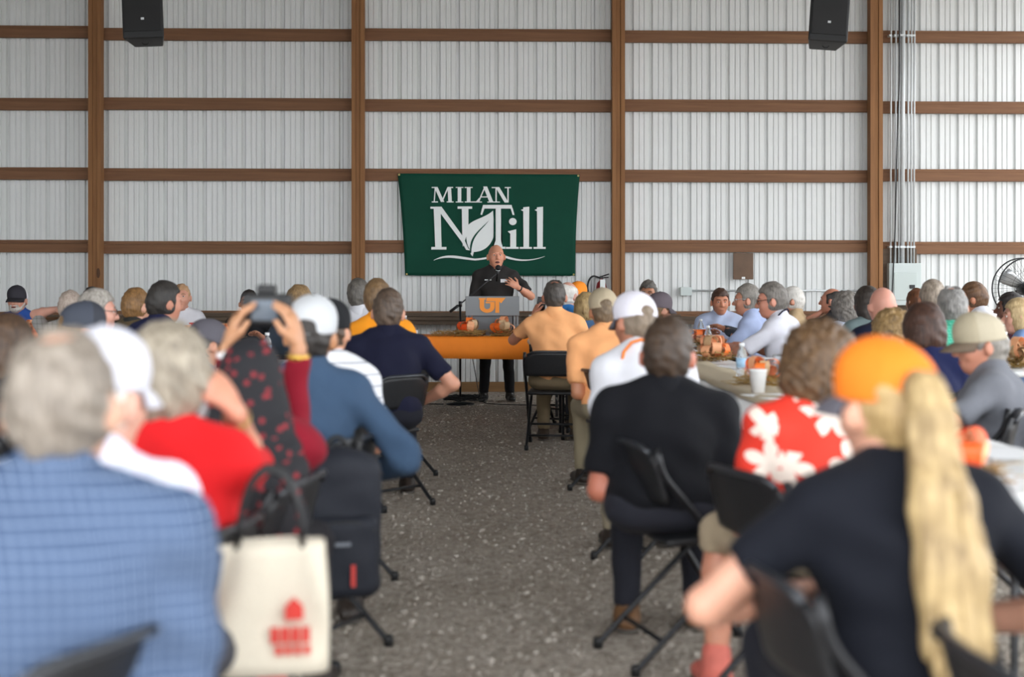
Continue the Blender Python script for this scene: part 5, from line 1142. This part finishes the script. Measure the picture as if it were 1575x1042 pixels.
# -- the speaker
SP = person('bald speaker in a charcoal shirt standing behind the lectern', 763, 15.35, 1.70, 180, 1, 0, 1.12, 1.06, (8, 0, 0), '#cf9478', cloth('#2a2827'), .85, 'shirt', pants='#101013', arms=(((-.235, .20, 1.235), (-1, -.3, -1)), ((.25, .12, .78), (.6, -1, 0))), hands={0: dict(d=(.75, .12, .5), n=(.3, -.9, -.1), curl=.35, spread=.35, thumb=1.0)}, feat=dict(mouth=.007, brow='#a98468'), v=.007, cv=.010, stand=True, fat=1.1, neck=1.12, shoe=plain('boot_black', '#17140f', .5), legs=[((-.13, .02, .52), (-.155, -.02, .09)), ((.11, .02, .52), (.13, -.02, .09))])
band(SP, 0, .90, .031, .018, M_black, 'wristwatch')
logo_on(SP, -.085, .905, [[(-1, .5), (1, .5), (1, -.5), (-1, -.5)]], M_paper, .036, 'name_tag')
logo_on(SP, .085, .915, [[(-1, .12), (1, .12), (1, -.12), (-1, -.12)]], M_paper, .036, 'stitched_logo')
# -- bags
q = P(521, 433, 4.62); bp_ = empty('backpack', (q.x, q.y, 0), math.radians(14)); tag(bp_, 'dark navy backpack hanging on the chair of the man in denim', 'backpack')
M_bp = plain('backpack_navy', '#0f1420', .75, 0, .2, 120, .2)
F = Field(); F.box((0, 0, .50), (.135, .075, .23), .06); F.ell((0, 0, .70), (.12, .07, .06), None, .04); V, Q = F.mesh(.009, fold(.004, 77)); sdf_obj('main_compartment', V, Q, M_bp, bp_)
F = Field(); F.box((0, -.075, .42), (.115, .045, .13), .04); V, Q = F.mesh(.008, fold(.003, 78)); pk = sdf_obj('front_pocket', V, Q, M_bp, bp_)
bm = bmesh.new(); tube(bm, [(.10*math.cos(t), -.112, .50+.035*math.sin(t)) for t in np.linspace(0, PI, 12)], .004, 5); obj('zip', bm, M_black, pk)
box('brand_patch', (-.03, .02, -.124, -.1185, .46, .472), plain('patch', '#6b7078', .5), pk); box('pull_tag', (.02, .035, -.127, -.119, .33, .40), plain('pull_red', '#b4322a', .6), pk)
for s in (-1, 1):
    bm = bmesh.new(); tube(bm, [(s*.07, .05, .72), (s*.08, .10, .80), (s*.07, .13, .74), (s*.09, .12, .5), (s*.11, .07, .32)], .014, 6); obj('strap', bm, M_black, bp_, True)
bm = bmesh.new(); tube(bm, [(.035*math.cos(t), .04, .745+.045*math.sin(t)) for t in np.linspace(0, PI, 8)], .009, 6); obj('carry_handle', bm, M_black, bp_, True)
tb = P(416, 433, 3.12); tote = empty('tote_bag', (tb.x, tb.y, .12), math.radians(8)); tag(tote, 'cream canvas tote bag with red print hanging behind the red shirt', 'tote bag')
M_can = plain('canvas', '#d2c9b7', .9, 0, .25, 150, .08)
bm = bmesh.new(); g = {}; NU, NV = 32, 10
for i in range(NU):
    a = 2*PI*i/NU
    for j in range(NV+1):
        t = j/NV; rx = .125*(1-.06*t)+.004*math.sin(3*a+4*t); ry = .055*(1-.35*t)+.006*math.sin(2*a+5*t)
        cs, sn = math.cos(a), math.sin(a)
        g[i, j] = bm.verts.new((rx*math.copysign(abs(cs)**.5, cs), ry*math.copysign(abs(sn)**.6, sn)+.01*math.sin(9*cs*t), .33+.28*t))
for i in range(NU):
    for j in range(NV): bm.faces.new((g[i, j], g[(i+1) % NU, j], g[(i+1) % NU, j+1], g[i, j+1]))
bm.faces.new([g[i, 0] for i in range(NU)][::-1]); solid(bm, -.003); obj('canvas_body', bm, M_can, tote, True)
for s in (-1, 1):
    bm = bmesh.new(); tube(bm, [(.07*math.cos(t), s*.036, .60+.17*math.sin(t)) for t in np.linspace(0, PI, 12)], .008, 6); obj('handle', bm, M_black, tote, True)
def tp(x, y, dy=0): return Vector((x, -.0605-dy, y))
flat([RECT(.0+i*.022, .40, .018+i*.022, .435) for i in range(4)]+[RECT(.01+i*.02, .375, .025+i*.02, .395) for i in range(4)]+[[(.03, .45), (.07, .45), (.07, .48), (.05, .50), (.03, .48)]], 'red_print', plain('print_red', '#c8352b', .7), tote, tp, .002)
p = P(405, 433, 3.5); bm = bmesh.new(); F = Field(); F.box((0, 0, .13), (.17, .11, .13), .06); F.ell((0, 0, .25), (.12, .08, .04), None, .04); V, Q = F.mesh(.010, fold(.005, 91)); o = sdf_obj('black_bag', V, Q, plain('bag_black', '#121215', .7, 0, .2, 90), None); o.location = (p.x, p.y, 0); tag(o, 'black bag on the gravel below the tote bag', 'bag'); bm.free()
